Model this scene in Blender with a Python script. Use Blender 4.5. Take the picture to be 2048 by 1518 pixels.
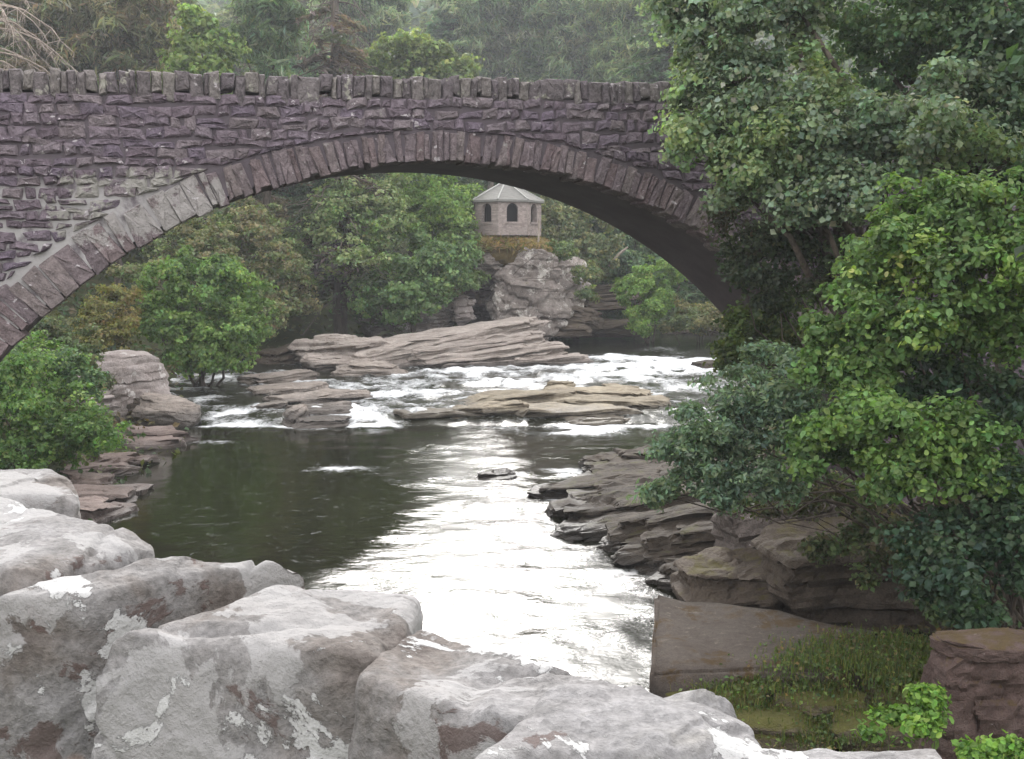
import bpy, bmesh, math
import numpy as np
from mathutils import Vector, Matrix

# ------------------------------------------------------------------ camera, sky, sun, exposure
sc = bpy.context.scene
for o in list(bpy.data.objects):
    bpy.data.objects.remove(o)
F, CX, CY, EYE, HOR = 2100.0, 1024.0, 759.0, 6.0, 530.0      # photo pixels, metres
PITCH = math.atan((CY - HOR) / F)
cam_d = bpy.data.cameras.new('camera')
cam_d.sensor_width = 36.0
cam_d.lens = 36.0 * F / 2048.0
cam_d.clip_start = 0.05
cam_d.clip_end = 3000.0
cam = bpy.data.objects.new('camera', cam_d)
sc.collection.objects.link(cam)
cam.location = (0, 0, EYE)
cam.rotation_euler = (math.radians(90) - PITCH, 0, 0)
sc.camera = cam

SUN_EL, SUN_AZ = math.radians(29), math.radians(-3.2)          # ahead of the camera, behind thin cloud
world = bpy.data.worlds.new('World')
sc.world = world
world.use_nodes = True
wn = world.node_tree
wn.nodes.clear()
sky = wn.nodes.new('ShaderNodeTexSky')
sky.sky_type = 'NISHITA'
sky.sun_disc = False
sky.sun_elevation = SUN_EL
sky.sun_rotation = SUN_AZ
sky.air_density = 1.0
sky.dust_density = 4.0
sky.ozone_density = 1.0
hsv = wn.nodes.new('ShaderNodeHueSaturation')
hsv.inputs['Saturation'].default_value = 0.15
cloud = wn.nodes.new('ShaderNodeMix')          # even overcast veil over the clear sky
cloud.data_type = 'RGBA'
cloud.inputs[0].default_value = 0.75
cloud.inputs[7].default_value = (6.7, 6.6, 6.6, 1)
bg = wn.nodes.new('ShaderNodeBackground')
bg.inputs['Strength'].default_value = 0.15
wo = wn.nodes.new('ShaderNodeOutputWorld')
wn.links.new(sky.outputs[0], hsv.inputs['Color'])
wn.links.new(hsv.outputs[0], cloud.inputs[6])
wn.links.new(cloud.outputs[2], bg.inputs['Color'])
wn.links.new(bg.outputs[0], wo.inputs['Surface'])
sun_d = bpy.data.lights.new('sun', 'SUN')
sun_d.energy = 1.35
sun_d.angle = math.radians(16)
sun_d.color = (1.0, 0.97, 0.93)
sun = bpy.data.objects.new('sun', sun_d)
sc.collection.objects.link(sun)
to_sun = Vector((math.sin(SUN_AZ) * math.cos(SUN_EL), math.cos(SUN_AZ) * math.cos(SUN_EL), math.sin(SUN_EL)))
sun.rotation_euler = (-to_sun).to_track_quat('-Z', 'Y').to_euler()
sc.view_settings.view_transform = 'Standard'
sc.view_settings.look = 'None'
sc.view_settings.gamma = 1.0
sc.view_settings.use_curve_mapping = False
sc.view_settings.exposure = 1.62
sc.cycles.max_bounces = 6
sc.cycles.transparent_max_bounces = 6

# ------------------------------------------------------------------ helpers
FW = np.array([0, math.cos(PITCH), -math.sin(PITCH)])
UP = np.array([0, math.sin(PITCH), math.cos(PITCH)])
C = sc.collection


def ray(px, py):
    return FW + (px - CX) / F * np.array([1.0, 0, 0]) - (py - CY) / F * UP


def P(px, py, Y):                       # point on the ground plan at depth Y
    d = ray(px, py)
    return np.array([0, 0, EYE]) + d * (Y / d[1])


def G(px, py, z):                       # point at height z
    d = ray(px, py)
    return np.array([0, 0, EYE]) + d * ((z - EYE) / d[2])


def _hash(ix, iy, iz, seed):
    h = (ix.astype(np.int64) * 374761393 + iy.astype(np.int64) * 668265263 + iz.astype(np.int64) * 2147483647 + seed * 1274126177) & 0xFFFFFFFF
    h = ((h ^ (h >> 13)) * 1274126177) & 0xFFFFFFFF
    h = (h ^ (h >> 16)) & 0xFFFFFF
    return h / float(0xFFFFFF) * 2 - 1


def vnoise(p, seed=0):
    i = np.floor(p).astype(np.int64)
    f = p - i
    f = f * f * f * (f * (f * 6 - 15) + 10)
    r = 0
    for dx in (0, 1):
        wx = f[:, 0] if dx else 1 - f[:, 0]
        for dy in (0, 1):
            wy = f[:, 1] if dy else 1 - f[:, 1]
            for dz in (0, 1):
                wz = f[:, 2] if dz else 1 - f[:, 2]
                r = r + wx * wy * wz * _hash(i[:, 0] + dx, i[:, 1] + dy, i[:, 2] + dz, seed)
    return r


def fbm(p, octaves=4, seed=0, gain=0.5):
    a, r, s = 1.0, 0, 1.0
    for k in range(octaves):
        r = r + a * vnoise(p * s + 17.3 * k, seed + k)
        a *= gain
        s *= 2.03
    return r


def mesh_np(name, verts, faces, smooth=True, cols=None, attrs=None):
    """faces: list of (k,n) int arrays, each of one polygon size"""
    me = bpy.data.meshes.new(name)
    verts = np.asarray(verts, dtype=np.float32)
    me.vertices.add(len(verts))
    me.vertices.foreach_set('co', verts.ravel())
    idx = np.concatenate([np.asarray(f, dtype=np.int32).ravel() for f in faces])
    tot = np.concatenate([np.full(len(f), np.asarray(f).shape[1], dtype=np.int32) for f in faces])
    start = np.concatenate([[0], np.cumsum(tot)[:-1]]).astype(np.int32)
    me.loops.add(len(idx))
    me.loops.foreach_set('vertex_index', idx)
    me.polygons.add(len(tot))
    me.polygons.foreach_set('loop_start', start)
    me.polygons.foreach_set('loop_total', tot)
    me.polygons.foreach_set('use_smooth', np.full(len(tot), smooth, dtype=bool))
    if cols is not None:
        a = me.attributes.new('tint', 'FLOAT_COLOR', 'POINT')
        c4 = np.ones((len(verts), 4), dtype=np.float32)
        c4[:, :3] = cols
        a.data.foreach_set('color', c4.ravel())
    for k, v in (attrs or {}).items():
        a = me.attributes.new(k, 'FLOAT', 'POINT')
        a.data.foreach_set('value', np.asarray(v, dtype=np.float32))
    me.update(calc_edges=True)
    return me


def link(name, me, mat=None, parent=None, loc=None):
    o = bpy.data.objects.new(name, me)
    C.objects.link(o)
    if mat is not None and me is not None and not me.materials:
        me.materials.append(mat)
    if parent is not None:
        o.parent = parent
    if loc is not None:
        o.location = loc
    return o


def tag(o, label=None, cat=None, group=None, kind=None):
    if label: o['label'] = label
    if cat: o['category'] = cat
    if group: o['group'] = group
    if kind: o['kind'] = kind
    return o


def empty(name, loc, rz=0.0):
    o = bpy.data.objects.new(name, None)
    C.objects.link(o)
    o.empty_display_size = 0.2
    o.location = loc
    o.rotation_euler = (0, 0, rz)
    return o


def tube(path, radii, sides=6):
    path = np.asarray(path, float)
    n = len(path)
    V, Fc = [], []
    for i in range(n):
        t = path[min(i + 1, n - 1)] - path[max(i - 1, 0)]
        t = t / (np.linalg.norm(t) + 1e-9)
        ref = np.array([0, 0, 1.0]) if abs(t[2]) < 0.9 else np.array([1.0, 0, 0])
        a = np.cross(t, ref); a /= np.linalg.norm(a)
        b = np.cross(t, a)
        for k in range(sides):
            an = 2 * math.pi * k / sides
            V.append(path[i] + radii[i] * (math.cos(an) * a + math.sin(an) * b))
    for i in range(n - 1):
        for k in range(sides):
            k2 = (k + 1) % sides
            Fc.append((i * sides + k, i * sides + k2, (i + 1) * sides + k2, (i + 1) * sides + k))
    return np.array(V), np.array(Fc)


def join(parts):
    V, Fc, off = [], {}, 0
    for v, f in parts:
        V.append(v)
        fl = f if isinstance(f, list) else [f]
        for a in fl:
            a = np.asarray(a)
            Fc.setdefault(a.shape[1], []).append(a + off)
        off += len(v)
    return np.concatenate(V), [np.concatenate(a) for a in Fc.values()]


def box(x0, x1, y0, y1, z0, z1):
    v = np.array([(x0, y0, z0), (x1, y0, z0), (x1, y1, z0), (x0, y1, z0), (x0, y0, z1), (x1, y0, z1), (x1, y1, z1), (x0, y1, z1)], float)
    f = np.array([(0, 3, 2, 1), (4, 5, 6, 7), (0, 1, 5, 4), (1, 2, 6, 5), (2, 3, 7, 6), (3, 0, 4, 7)])
    return v, f


# ------------------------------------------------------------------ material helper
class NB:
    def __init__(s, name):
        s.m = bpy.data.materials.new(name)
        s.m.use_nodes = True
        s.t = s.m.node_tree
        s.t.nodes.clear()
        s.out = s.t.nodes.new('ShaderNodeOutputMaterial')
        s._pos = None

    def n(s, typ, **kw):
        nd = s.t.nodes.new(typ)
        for k, v in kw.items():
            setattr(nd, k, v)
        return nd

    def l(s, a, b):
        s.t.links.new(a, b)

    def put(s, sock, v):
        if hasattr(v, 'is_linked') or isinstance(v, bpy.types.NodeSocket):
            s.l(v, sock)
        else:
            if isinstance(v, (tuple, list)) and len(v) == 3 and sock.type == 'RGBA':
                v = (*v, 1)
            sock.default_value = v

    def pos(s):
        if s._pos is None:
            s._pos = s.n('ShaderNodeNewGeometry')
        return s._pos.outputs['Position']

    def normal_z(s):
        s.pos()
        x = s.n('ShaderNodeSeparateXYZ')
        s.l(s._pos.outputs['Normal'], x.inputs[0])
        return x.outputs['Z']

    def xyz(s, vec=None):
        x = s.n('ShaderNodeSeparateXYZ')
        s.l(vec or s.pos(), x.inputs[0])
        return x.outputs

    def scaled(s, v, vec=None):
        m = s.n('ShaderNodeVectorMath', operation='MULTIPLY')
        s.l(vec or s.pos(), m.inputs[0])
        m.inputs[1].default_value = v
        return m.outputs[0]

    def noise(s, scale, detail=4, rough=0.55, vec=None, dist=0.0, col=False):
        nd = s.n('ShaderNodeTexNoise')
        s.l(vec or s.pos(), nd.inputs['Vector'])
        nd.inputs['Scale'].default_value = scale
        nd.inputs['Detail'].default_value = detail
        nd.inputs['Roughness'].default_value = rough
        nd.inputs['Distortion'].default_value = dist
        return nd.outputs['Color' if col else 'Fac']

    def voro(s, scale, feature='F1', vec=None, out='Distance', rnd=1.0):
        nd = s.n('ShaderNodeTexVoronoi', feature=feature)
        s.l(vec or s.pos(), nd.inputs['Vector'])
        nd.inputs['Scale'].default_value = scale
        nd.inputs['Randomness'].default_value = rnd
        return nd.outputs[out]

    def ramp(s, fac, stops, interp='LINEAR'):
        nd = s.n('ShaderNodeValToRGB')
        nd.color_ramp.interpolation = interp
        el = nd.color_ramp.elements
        while len(el) < len(stops):
            el.new(0.5)
        for e, (p, c) in zip(el, stops):
            e.position = p
            e.color = (*c, 1) if not isinstance(c, (int, float)) else (c, c, c, 1)
        s.l(fac, nd.inputs[0])
        return nd.outputs[0]

    def mix(s, fac, a, b, mode='MIX'):
        nd = s.n('ShaderNodeMix', data_type='RGBA', blend_type=mode)
        s.put(nd.inputs[0], fac)
        s.put(nd.inputs[6], a)
        s.put(nd.inputs[7], b)
        return nd.outputs[2]

    def math(s, op, a, b=0.0, clamp=False):
        nd = s.n('ShaderNodeMath', operation=op, use_clamp=clamp)
        s.put(nd.inputs[0], a)
        s.put(nd.inputs[1], b)
        return nd.outputs[0]

    def step(s, v, lo, hi):
        nd = s.n('ShaderNodeMapRange', interpolation_type='SMOOTHSTEP')
        s.put(nd.inputs[0], v)
        nd.inputs[1].default_value = lo
        nd.inputs[2].default_value = hi
        return nd.outputs[0]

    def attr(s, name, fac=True):
        nd = s.n('ShaderNodeAttribute', attribute_name=name)
        return nd.outputs['Fac' if fac else 'Color']

    def rand(s):
        return s.n('ShaderNodeObjectInfo').outputs['Random']

    def bump(s, h, strength=0.5, dist=0.02, normal=None):
        nd = s.n('ShaderNodeBump')
        s.put(nd.inputs['Strength'], strength)
        nd.inputs['Distance'].default_value = dist
        s.l(h, nd.inputs['Height'])
        if normal: s.l(normal, nd.inputs['Normal'])
        return nd.outputs[0]

    def principled(s, col, rough=0.8, normal=None, spec=0.5, **kw):
        nd = s.n('ShaderNodeBsdfPrincipled')
        s.put(nd.inputs['Base Color'], col)
        s.put(nd.inputs['Roughness'], rough)
        s.put(nd.inputs['Specular IOR Level'], spec)
        for k, v in kw.items():
            s.put(nd.inputs[k], v)
        if normal: s.l(normal, nd.inputs['Normal'])
        return nd.outputs[0]

    def done(s, sh):
        s.l(sh, s.out.inputs['Surface'])
        return s.m


def rock_mat(name, cols, lichen=None, lichen_amt=0.55, lichen_scale=1.5, moss=None, moss_lo=0.6, scale=1.0, bump=0.6, bdist=0.05, wet=None, perobj=0.15, strata=0.0, rough=0.85):
    b = NB(name)
    n1 = b.noise(0.9 * scale, 6, 0.65)
    n2 = b.noise(6.0 * scale, 5, 0.7)
    n3 = b.noise(28 * scale, 3, 0.6)
    k = len(cols)
    f = b.math('ADD', b.math('MULTIPLY', n1, 0.65), b.math('MULTIPLY', n2, 0.35))
    col = b.ramp(f, [(0.28 + 0.44 * i / max(1, k - 1), c) for i, c in enumerate(cols)])
    v = b.ramp(n3, [(0.3, 0.65), (0.7, 1.25)])
    col = b.mix(0.8, col, v, 'MULTIPLY')
    if strata:
        st = b.noise(5.0 * scale, 4, 0.6, vec=b.scaled((0.25, 0.25, 4.0)))
        col = b.mix(strata, col, b.ramp(st, [(0.35, 0.55), (0.65, 1.25)]), 'MULTIPLY')
    if lichen:
        ln = b.noise(lichen_scale, 8, 0.62)
        ls = b.noise(lichen_scale * 7, 4, 0.6)
        lm = b.step(b.math('ADD', b.math('MULTIPLY', ln, 0.7), b.math('MULTIPLY', ls, 0.3)), lichen_amt, lichen_amt + 0.05)
        col = b.mix(b.math('MULTIPLY', lm, 0.9), col, lichen)
    if moss:
        mn = b.noise(2.2 * scale, 6, 0.65)
        mm = b.step(b.math('ADD', b.math('MULTIPLY', b.normal_z(), 0.5), mn), moss_lo, moss_lo + 0.2)
        mc = b.mix(b.noise(9 * scale, 3), moss, tuple(x * 0.45 for x in moss))
        col = b.mix(b.math('MULTIPLY', mm, 0.9), col, mc)
    if perobj:
        r = b.n('ShaderNodeMapRange')
        b.l(b.rand(), r.inputs[0])
        r.inputs[3].default_value = 1 - perobj
        r.inputs[4].default_value = 1 + perobj
        cm = b.n('ShaderNodeCombineColor')
        for q in range(3): b.l(r.outputs[0], cm.inputs[q])
        col = b.mix(1.0, col, cm.outputs[0], 'MULTIPLY')
    rg = rough
    if wet is not None:                              # wet band just above the waterline
        z = b.xyz()['Z']
        wz = b.math('ADD', z, b.math('MULTIPLY', b.math('SUBTRACT', n2, 0.5), 0.35))
        wm = b.math('SUBTRACT', 1.0, b.step(wz, wet - 0.12, wet + 0.2))
        col = b.mix(b.math('MULTIPLY', wm, 0.65), col, (0.022, 0.019, 0.017))
        rg = b.math('SUBTRACT', rough, b.math('MULTIPLY', wm, 0.5))
    h = b.math('ADD', b.math('MULTIPLY', n2, 0.7), b.math('MULTIPLY', n3, 0.4))
    cr = b.voro(2.4 * scale, 'DISTANCE_TO_EDGE', vec=b.scaled((1, 1, 2.2)))
    h = b.math('ADD', h, b.math('MULTIPLY', b.step(cr, 0.0, 0.06), 0.12))
    return b.done(b.principled(col, rg, b.bump(h, bump, bdist), spec=0.3))


# foliage: each leaf carries its own colour
def leaf_mat():
    b = NB('foliage')
    t = b.attr('tint', False)
    vein = b.noise(14, 3, 0.6)
    col = b.mix(0.5, t, b.ramp(vein, [(0.3, 0.7), (0.7, 1.25)]), 'MULTIPLY')
    p = b.principled(col, 0.55, spec=0.35)
    tr = b.n('ShaderNodeBsdfTranslucent')
    b.l(b.mix(1.0, col, (1.25, 1.35, 0.7), 'MULTIPLY'), tr.inputs['Color'])
    mx = b.n('ShaderNodeMixShader')
    mx.inputs[0].default_value = 0.42
    b.l(p, mx.inputs[1])
    b.l(tr.outputs[0], mx.inputs[2])
    return b.done(mx.outputs[0])


LEAF = leaf_mat()


def bark_mat(name, a, c):
    b = NB(name)
    n1 = b.noise(9, 5, 0.65, vec=b.scaled((1, 1, 0.25)))
    return b.done(b.principled(b.ramp(n1, [(0.35, a), (0.65, c)]), 0.9, b.bump(n1, 0.6, 0.03), spec=0.2))


BARK = bark_mat('bark', (0.05, 0.04, 0.033), (0.14, 0.115, 0.095))
DEADWOOD = bark_mat('dead_wood', (0.19, 0.155, 0.13), (0.38, 0.33, 0.28))

# ------------------------------------------------------------------ ground and water
LV_Y = np.array([0, 39.0, 41.0, 46.0, 52.0, 58.0, 70.0, 100.0, 900.0])
LV_Z = np.array([0, 0.0, 0.35, 0.55, 0.9, 1.2, 1.6, 2.0, 3.0])


def wl(Y):
    return np.interp(Y, LV_Y, LV_Z)


def GW(px, py):                          # pixel on the water surface
    z = 0.0
    for _ in range(12):
        p = G(px, py, z)
        z = float(wl(p[1]))
    return p


RIVER = np.array([(-8, 2), (-8.5, 15), (-9.2, 24), (-9.9, 27.7), (-10.2, 33.8), (-11.6, 39), (-14, 46), (-14, 52), (-11, 57), (-6, 60), (3.5, 61), (4.4, 66), (6, 80), (20, 92), (60, 110),
                  (64, 100), (25, 82), (14.5, 70), (12, 58), (10.2, 47), (8, 38), (5.4, 33.8), (3.4, 28), (2.6, 24), (2.7, 19), (2.0, 14.3), (1.8, 8), (1.7, 2)], float)


def river_sd(X, Y):
    p = np.stack([X, Y], -1)
    a = RIVER
    c = np.roll(RIVER, -1, 0)
    d = np.full(len(X), 1e9)
    inside = np.zeros(len(X), bool)
    for i in range(len(a)):
        e = c[i] - a[i]
        w = p - a[i]
        t = np.clip((w @ e) / (e @ e), 0, 1)
        d = np.minimum(d, np.hypot(*(w - t[:, None] * e).T))
        cond = (a[i][1] > Y) != (c[i][1] > Y)
        xi = a[i][0] + (Y - a[i][1]) / (c[i][1] - a[i][1] + 1e-12) * (c[i][0] - a[i][0])
        inside ^= cond & (X < xi)
    return np.where(inside, -d, d)


def ground_z(X, Y):
    X = np.asarray(X, float); Y = np.asarray(Y, float)
    d = river_sd(X, Y)
    w = wl(Y)
    right = X > 0.5
    near = np.clip((34 - Y) / 14, 0, 1)
    s1 = np.where(right, 0.20 * near + 0.35 * (1 - near), 0.45)
    o = np.maximum(d - np.where(right, 2.6 * near + .6, 1.3), 0)
    z = w - 0.25 + np.minimum(o, 6) * s1 + np.clip(o - 6, 0, 14) * np.where(right, 0.42, 0.22) + np.clip(o - 20, 0, 60) * 0.18
    z = z + np.clip(Y - 78, 0, 60) * 0.1 + np.clip(Y - 138, 0, 90) * (0.55 + 0.1 * np.sin(X * .03))
    z = np.where(d < 0, w - 0.12 - np.minimum(-d, 1.6) * 0.7, z)
    n = fbm(np.stack([X * 0.35, Y * 0.35, np.zeros_like(X)], -1), 4, 5) * 0.28 * np.clip(o * 0.6, 0.15, 1)
    return z + n


def grid_faces(nr, nc):
    i = np.arange(nr - 1)[:, None] * nc + np.arange(nc - 1)[None]
    return np.stack([i, i + 1, i + nc + 1, i + nc], -1).reshape(-1, 4)


ys = np.concatenate([np.linspace(-30, 8, 20)[:-1], np.geomspace(8, 110, 170)[:-1], np.geomspace(110, 460, 40)])
xs = np.concatenate([-np.geomspace(30, 320, 26)[::-1], np.linspace(-30, 30, 150)[1:-1], np.geomspace(30, 320, 26)])
gx, gy = np.meshgrid(xs, ys)
gz = ground_z(gx.ravel(), gy.ravel())
b = NB('earth_and_leaf_litter')
n1 = b.noise(0.7, 6, 0.65); n2 = b.noise(7, 5, 0.7)
col = b.ramp(n1, [(0.3, (0.035, 0.03, 0.018)), (0.5, (0.045, 0.055, 0.018)), (0.7, (0.075, 0.06, 0.035))])
col = b.mix(0.8, col, b.ramp(n2, [(0.3, 0.6), (0.7, 1.4)]), 'MULTIPLY')
EARTH = b.done(b.principled(col, 0.95, b.bump(n2, 0.8, 0.08), spec=0.15))
ground = link('ground', mesh_np('ground', np.stack([gx.ravel(), gy.ravel(), gz], -1), [grid_faces(len(ys), len(xs))]), EARTH)
tag(ground, kind='structure')

# water: pool, rapids, upper reach, one sheet
wy = np.geomspace(8.5, 112, 360)
wx = np.concatenate([np.linspace(-24, -11, 60)[:-1], np.linspace(-11, 9, 230)[:-1], np.linspace(9, 66, 80)])
gx, gy = np.meshgrid(wx, wy)
X, Y = gx.ravel(), gy.ravel()
sm = lambda v, a, c: (lambda t: t * t * (3 - 2 * t))(np.clip((v - a) / (c - a), 0, 1))
wob = fbm(np.stack([X * 0.3, Y * 0.12, 0 * X], -1), 3, 40)
left_edge = np.interp(Y, [8, 16, 20, 24, 28, 33, 39], [-2.8, -2.7, -2.7, -2.6, -2.5, -2.4, -2.0]) + wob * 0.9
right_edge = np.interp(Y, [8, 18, 21, 24, 28, 33, 39], [9, 9, 4, .9, -.2, -.6, -.8]) + wob * 0.6
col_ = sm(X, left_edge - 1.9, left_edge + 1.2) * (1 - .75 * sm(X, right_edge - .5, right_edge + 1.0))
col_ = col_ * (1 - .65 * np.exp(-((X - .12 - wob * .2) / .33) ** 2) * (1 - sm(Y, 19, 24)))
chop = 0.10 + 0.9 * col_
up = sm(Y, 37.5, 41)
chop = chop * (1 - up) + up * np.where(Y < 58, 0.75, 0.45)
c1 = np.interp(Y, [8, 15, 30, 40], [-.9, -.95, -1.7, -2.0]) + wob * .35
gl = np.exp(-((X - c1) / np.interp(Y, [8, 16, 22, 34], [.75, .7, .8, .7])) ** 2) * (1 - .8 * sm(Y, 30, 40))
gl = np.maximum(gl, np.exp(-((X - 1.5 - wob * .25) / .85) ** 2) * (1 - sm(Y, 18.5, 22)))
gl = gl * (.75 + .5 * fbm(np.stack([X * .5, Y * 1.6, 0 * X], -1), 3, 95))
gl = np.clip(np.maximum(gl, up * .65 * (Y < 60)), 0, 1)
foam = np.zeros_like(X)
FOAM = [(440, 757, 50, 6, 1.3), (470, 822, 60, 12, .9), (500, 838, 110, 7, 1.2), (400, 800, 40, 14, .5), (720, 835, 60, 16, 1.4), (660, 815, 60, 14, .7), (750, 848, 50, 6, 1.3), (780, 790, 120, 20, .55),
        (900, 760, 150, 22, .5), (1000, 740, 120, 10, .7), (700, 775, 80, 14, .4), (1030, 768, 40, 7, .9), (1290, 738, 150, 20, 1.3), (1330, 728, 110, 9, 1.4), (1250, 770, 120, 14, .7), (1220, 718, 70, 7, .8),
        (1160, 862, 100, 9, 1.2), (1230, 852, 110, 5, 1.2), (1120, 946, 90, 8, 1.2), (1380, 780, 60, 10, .5), (1390, 825, 60, 10, .4), (1000, 855, 60, 5, .3), (690, 938, 60, 6, .75), (430, 885, 60, 4, .5),
        (900, 905, 70, 10, .25), (880, 960, 90, 14, .3), (1180, 1120, 60, 12, .35), (1230, 1150, 60, 14, .5), (1120, 1000, 40, 5, .6), (1350, 700, 60, 6, .5), (640, 855, 80, 4, .6), (380, 1050, 60, 4, .3)]
for (fx, fy, rx, ry, s) in FOAM:
    c = GW(fx, fy); e = GW(fx + rx, fy); t = GW(fx, fy - ry); q = GW(fx, fy + ry)
    ax = max(e[0] - c[0], .1)
    ay = np.where(Y > c[1], max(t[1] - c[1], .1), max(c[1] - q[1], .1))
    g = ((X - c[0]) / ax) ** 2 + ((Y - c[1]) / ay) ** 2
    foam += s * np.exp(-g * 1.1)
st_ = fbm(np.stack([X * .55, Y * 1.9, 0 * X], -1), 4, 91)
foam += .55 * up * (Y < 57) * np.clip(st_ * 1.3 + .1, 0, 1)
fn = fbm(np.stack([X * 1.1, Y * 1.4, 0 * X], -1), 4, 90)
foam = np.clip(foam * (1 + 0.9 * fn), 0, 1.6)
wz = wl(Y)
w1 = fbm(np.stack([X * 0.75, Y * 1.3, 0 * X], -1), 3, 60)
w2 = fbm(np.stack([X * 2.2, Y * 3.2 + X * .4, 0 * X], -1), 3, 70)
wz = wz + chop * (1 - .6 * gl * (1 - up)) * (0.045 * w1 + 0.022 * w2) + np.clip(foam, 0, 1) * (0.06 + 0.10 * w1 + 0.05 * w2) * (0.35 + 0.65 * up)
b = NB('peaty_river_water')
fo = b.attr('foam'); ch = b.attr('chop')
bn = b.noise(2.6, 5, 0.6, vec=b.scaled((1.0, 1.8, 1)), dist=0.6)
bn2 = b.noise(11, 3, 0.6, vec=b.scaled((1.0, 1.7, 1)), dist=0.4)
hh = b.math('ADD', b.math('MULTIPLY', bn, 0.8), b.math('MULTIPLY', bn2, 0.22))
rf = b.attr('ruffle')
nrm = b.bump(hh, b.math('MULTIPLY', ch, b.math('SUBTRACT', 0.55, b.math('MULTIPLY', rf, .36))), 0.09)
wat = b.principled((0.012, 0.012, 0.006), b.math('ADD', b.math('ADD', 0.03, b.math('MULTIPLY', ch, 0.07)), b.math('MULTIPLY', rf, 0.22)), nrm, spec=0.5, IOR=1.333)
fn1 = b.noise(3.2, 8, 0.72, vec=b.scaled((1.0, 1.1, 1)), dist=1.2)
fm = b.step(b.math('ADD', fo, b.math('MULTIPLY', b.math('SUBTRACT', fn1, 0.5), 2.2)), 0.10, 1.5)
fsh = b.principled((0.78, 0.80, 0.82), 0.6, b.bump(fn1, 0.6, 0.06), spec=0.4)
mx = b.n('ShaderNodeMixShader')
b.l(fm, mx.inputs[0]); b.l(wat, mx.inputs[1]); b.l(fsh, mx.inputs[2])
WATER = b.done(mx.outputs[0])
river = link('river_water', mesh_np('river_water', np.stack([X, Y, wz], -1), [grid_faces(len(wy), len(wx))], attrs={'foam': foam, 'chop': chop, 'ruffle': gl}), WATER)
tag(river, 'peat dark river with a bright glare streak and white rapids', kind='structure')

# ------------------------------------------------------------------ the old stone bridge
TH = math.radians(19)
UC, ZC, R = -1.03, -2.81, 10.75
BW = 3.5


def ztop(u): return 9.43 + 0.037 * u
def ring_t(u): return 0.48 + 0.24 * np.minimum(1.2, (np.abs(u - UC) / 7.5) ** 2)


def masonry_mat(name, cols, lich, amt, redden=0.0):
    b = NB(name)
    co = b.n('ShaderNodeTexCoord').outputs['Object']
    tr = b.n('ShaderNodeNewGeometry').outputs['Position']
    r = b.rand()
    n1 = b.noise(1.1, 5, 0.6, vec=tr); n2 = b.noise(9, 5, 0.7, vec=tr); n3 = b.noise(34, 3, 0.6, vec=tr)
    base = b.ramp(r, [(i / (len(cols) - 1), c) for i, c in enumerate(cols)])
    v = b.ramp(b.math('ADD', b.math('MULTIPLY', n2, 0.6), b.math('MULTIPLY', n3, 0.4)), [(0.32, 0.45), (0.68, 1.6)])
    col = b.mix(0.95, base, v, 'MULTIPLY')
    # pale lichen crusts, thick on the old repair low on the wall
    ox = b.xyz(tr)
    px = b.math('SUBTRACT', 1.0, b.step(b.math('ABSOLUTE', b.math('ADD', ox['X'], 6.2)), 0.8, 2.0))
    pz = b.math('SUBTRACT', 1.0, b.step(b.math('ABSOLUTE', b.math('SUBTRACT', ox['Z'], 7.0)), 0.35, 0.95))
    patch = b.math('MULTIPLY', px, pz)
    ln = b.noise(3.2, 7, 0.65, vec=tr)
    lm = b.step(b.math('ADD', ln, b.math('MULTIPLY', patch, 0.24)), amt, amt + 0.07)
    col = b.mix(b.math('MULTIPLY', lm, 0.85), col, lich)
    sp = b.noise(5.5, 5, .6, vec=b.scaled((1, 1, 1.6), tr))
    spn = b.noise(1.7, 2, vec=tr)
    sm_ = b.math('MULTIPLY', b.step(sp, 0.635, 0.67), b.step(spn, 0.42, 0.5))
    col = b.mix(b.math('MULTIPLY', sm_, 0.9), col, (0.52, 0.48, 0.5))
    h = b.math('ADD', n2, b.math('MULTIPLY', n3, 0.5))
    return b.done(b.principled(col, 0.92, b.bump(h, 1.0, 0.06), spec=0.2))


SPANDREL = masonry_mat('spandrel_rubble', [(0.14, 0.11, 0.132), (0.18, 0.146, 0.17), (0.152, 0.122, 0.157), (0.205, 0.172, 0.186), (0.162, 0.134, 0.145)], (0.33, 0.32, 0.29), 0.66)
RINGST = masonry_mat('arch_ring_stone', [(0.195, 0.155, 0.158), (0.165, 0.125, 0.132), (0.21, 0.178, 0.176), (0.18, 0.145, 0.156), (0.165, 0.135, 0.146)], (0.36, 0.34, 0.33), 0.63)
COPEST = masonry_mat('coping_rubble', [(0.16, 0.14, 0.142), (0.12, 0.102, 0.112), (0.20, 0.18, 0.17), (0.14, 0.122, 0.128)], (0.36, 0.35, 0.30), 0.58)
b = NB('bridge_mortar')
q = b.xyz()
n1 = b.noise(2.2, 5, 0.6)
lo = b.math('MULTIPLY', b.math('SUBTRACT', 1.0, b.step(b.math('ADD', q['X'], n1), -6.0, -4.3)), b.math('SUBTRACT', 1.0, b.step(b.math('ADD', q['Z'], n1), 7.6, 8.3)))
col = b.mix(b.math('MULTIPLY', lo, b.step(n1, 0.35, 0.55)), (0.105, 0.088, 0.10), (0.36, 0.345, 0.345))
MORTAR = b.done(b.principled(col, 0.95, b.bump(b.noise(25, 4), 0.7, 0.02), spec=0.15))
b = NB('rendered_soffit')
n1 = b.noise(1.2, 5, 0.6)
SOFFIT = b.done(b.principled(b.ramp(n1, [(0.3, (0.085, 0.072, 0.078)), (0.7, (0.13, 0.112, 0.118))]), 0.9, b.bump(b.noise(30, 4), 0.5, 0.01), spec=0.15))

bridge = empty('stone_arch_bridge', (0, 20, 0), TH)
tag(bridge, 'old purple grey rubble stone bridge with one wide arch over the river', 'bridge')


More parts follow.
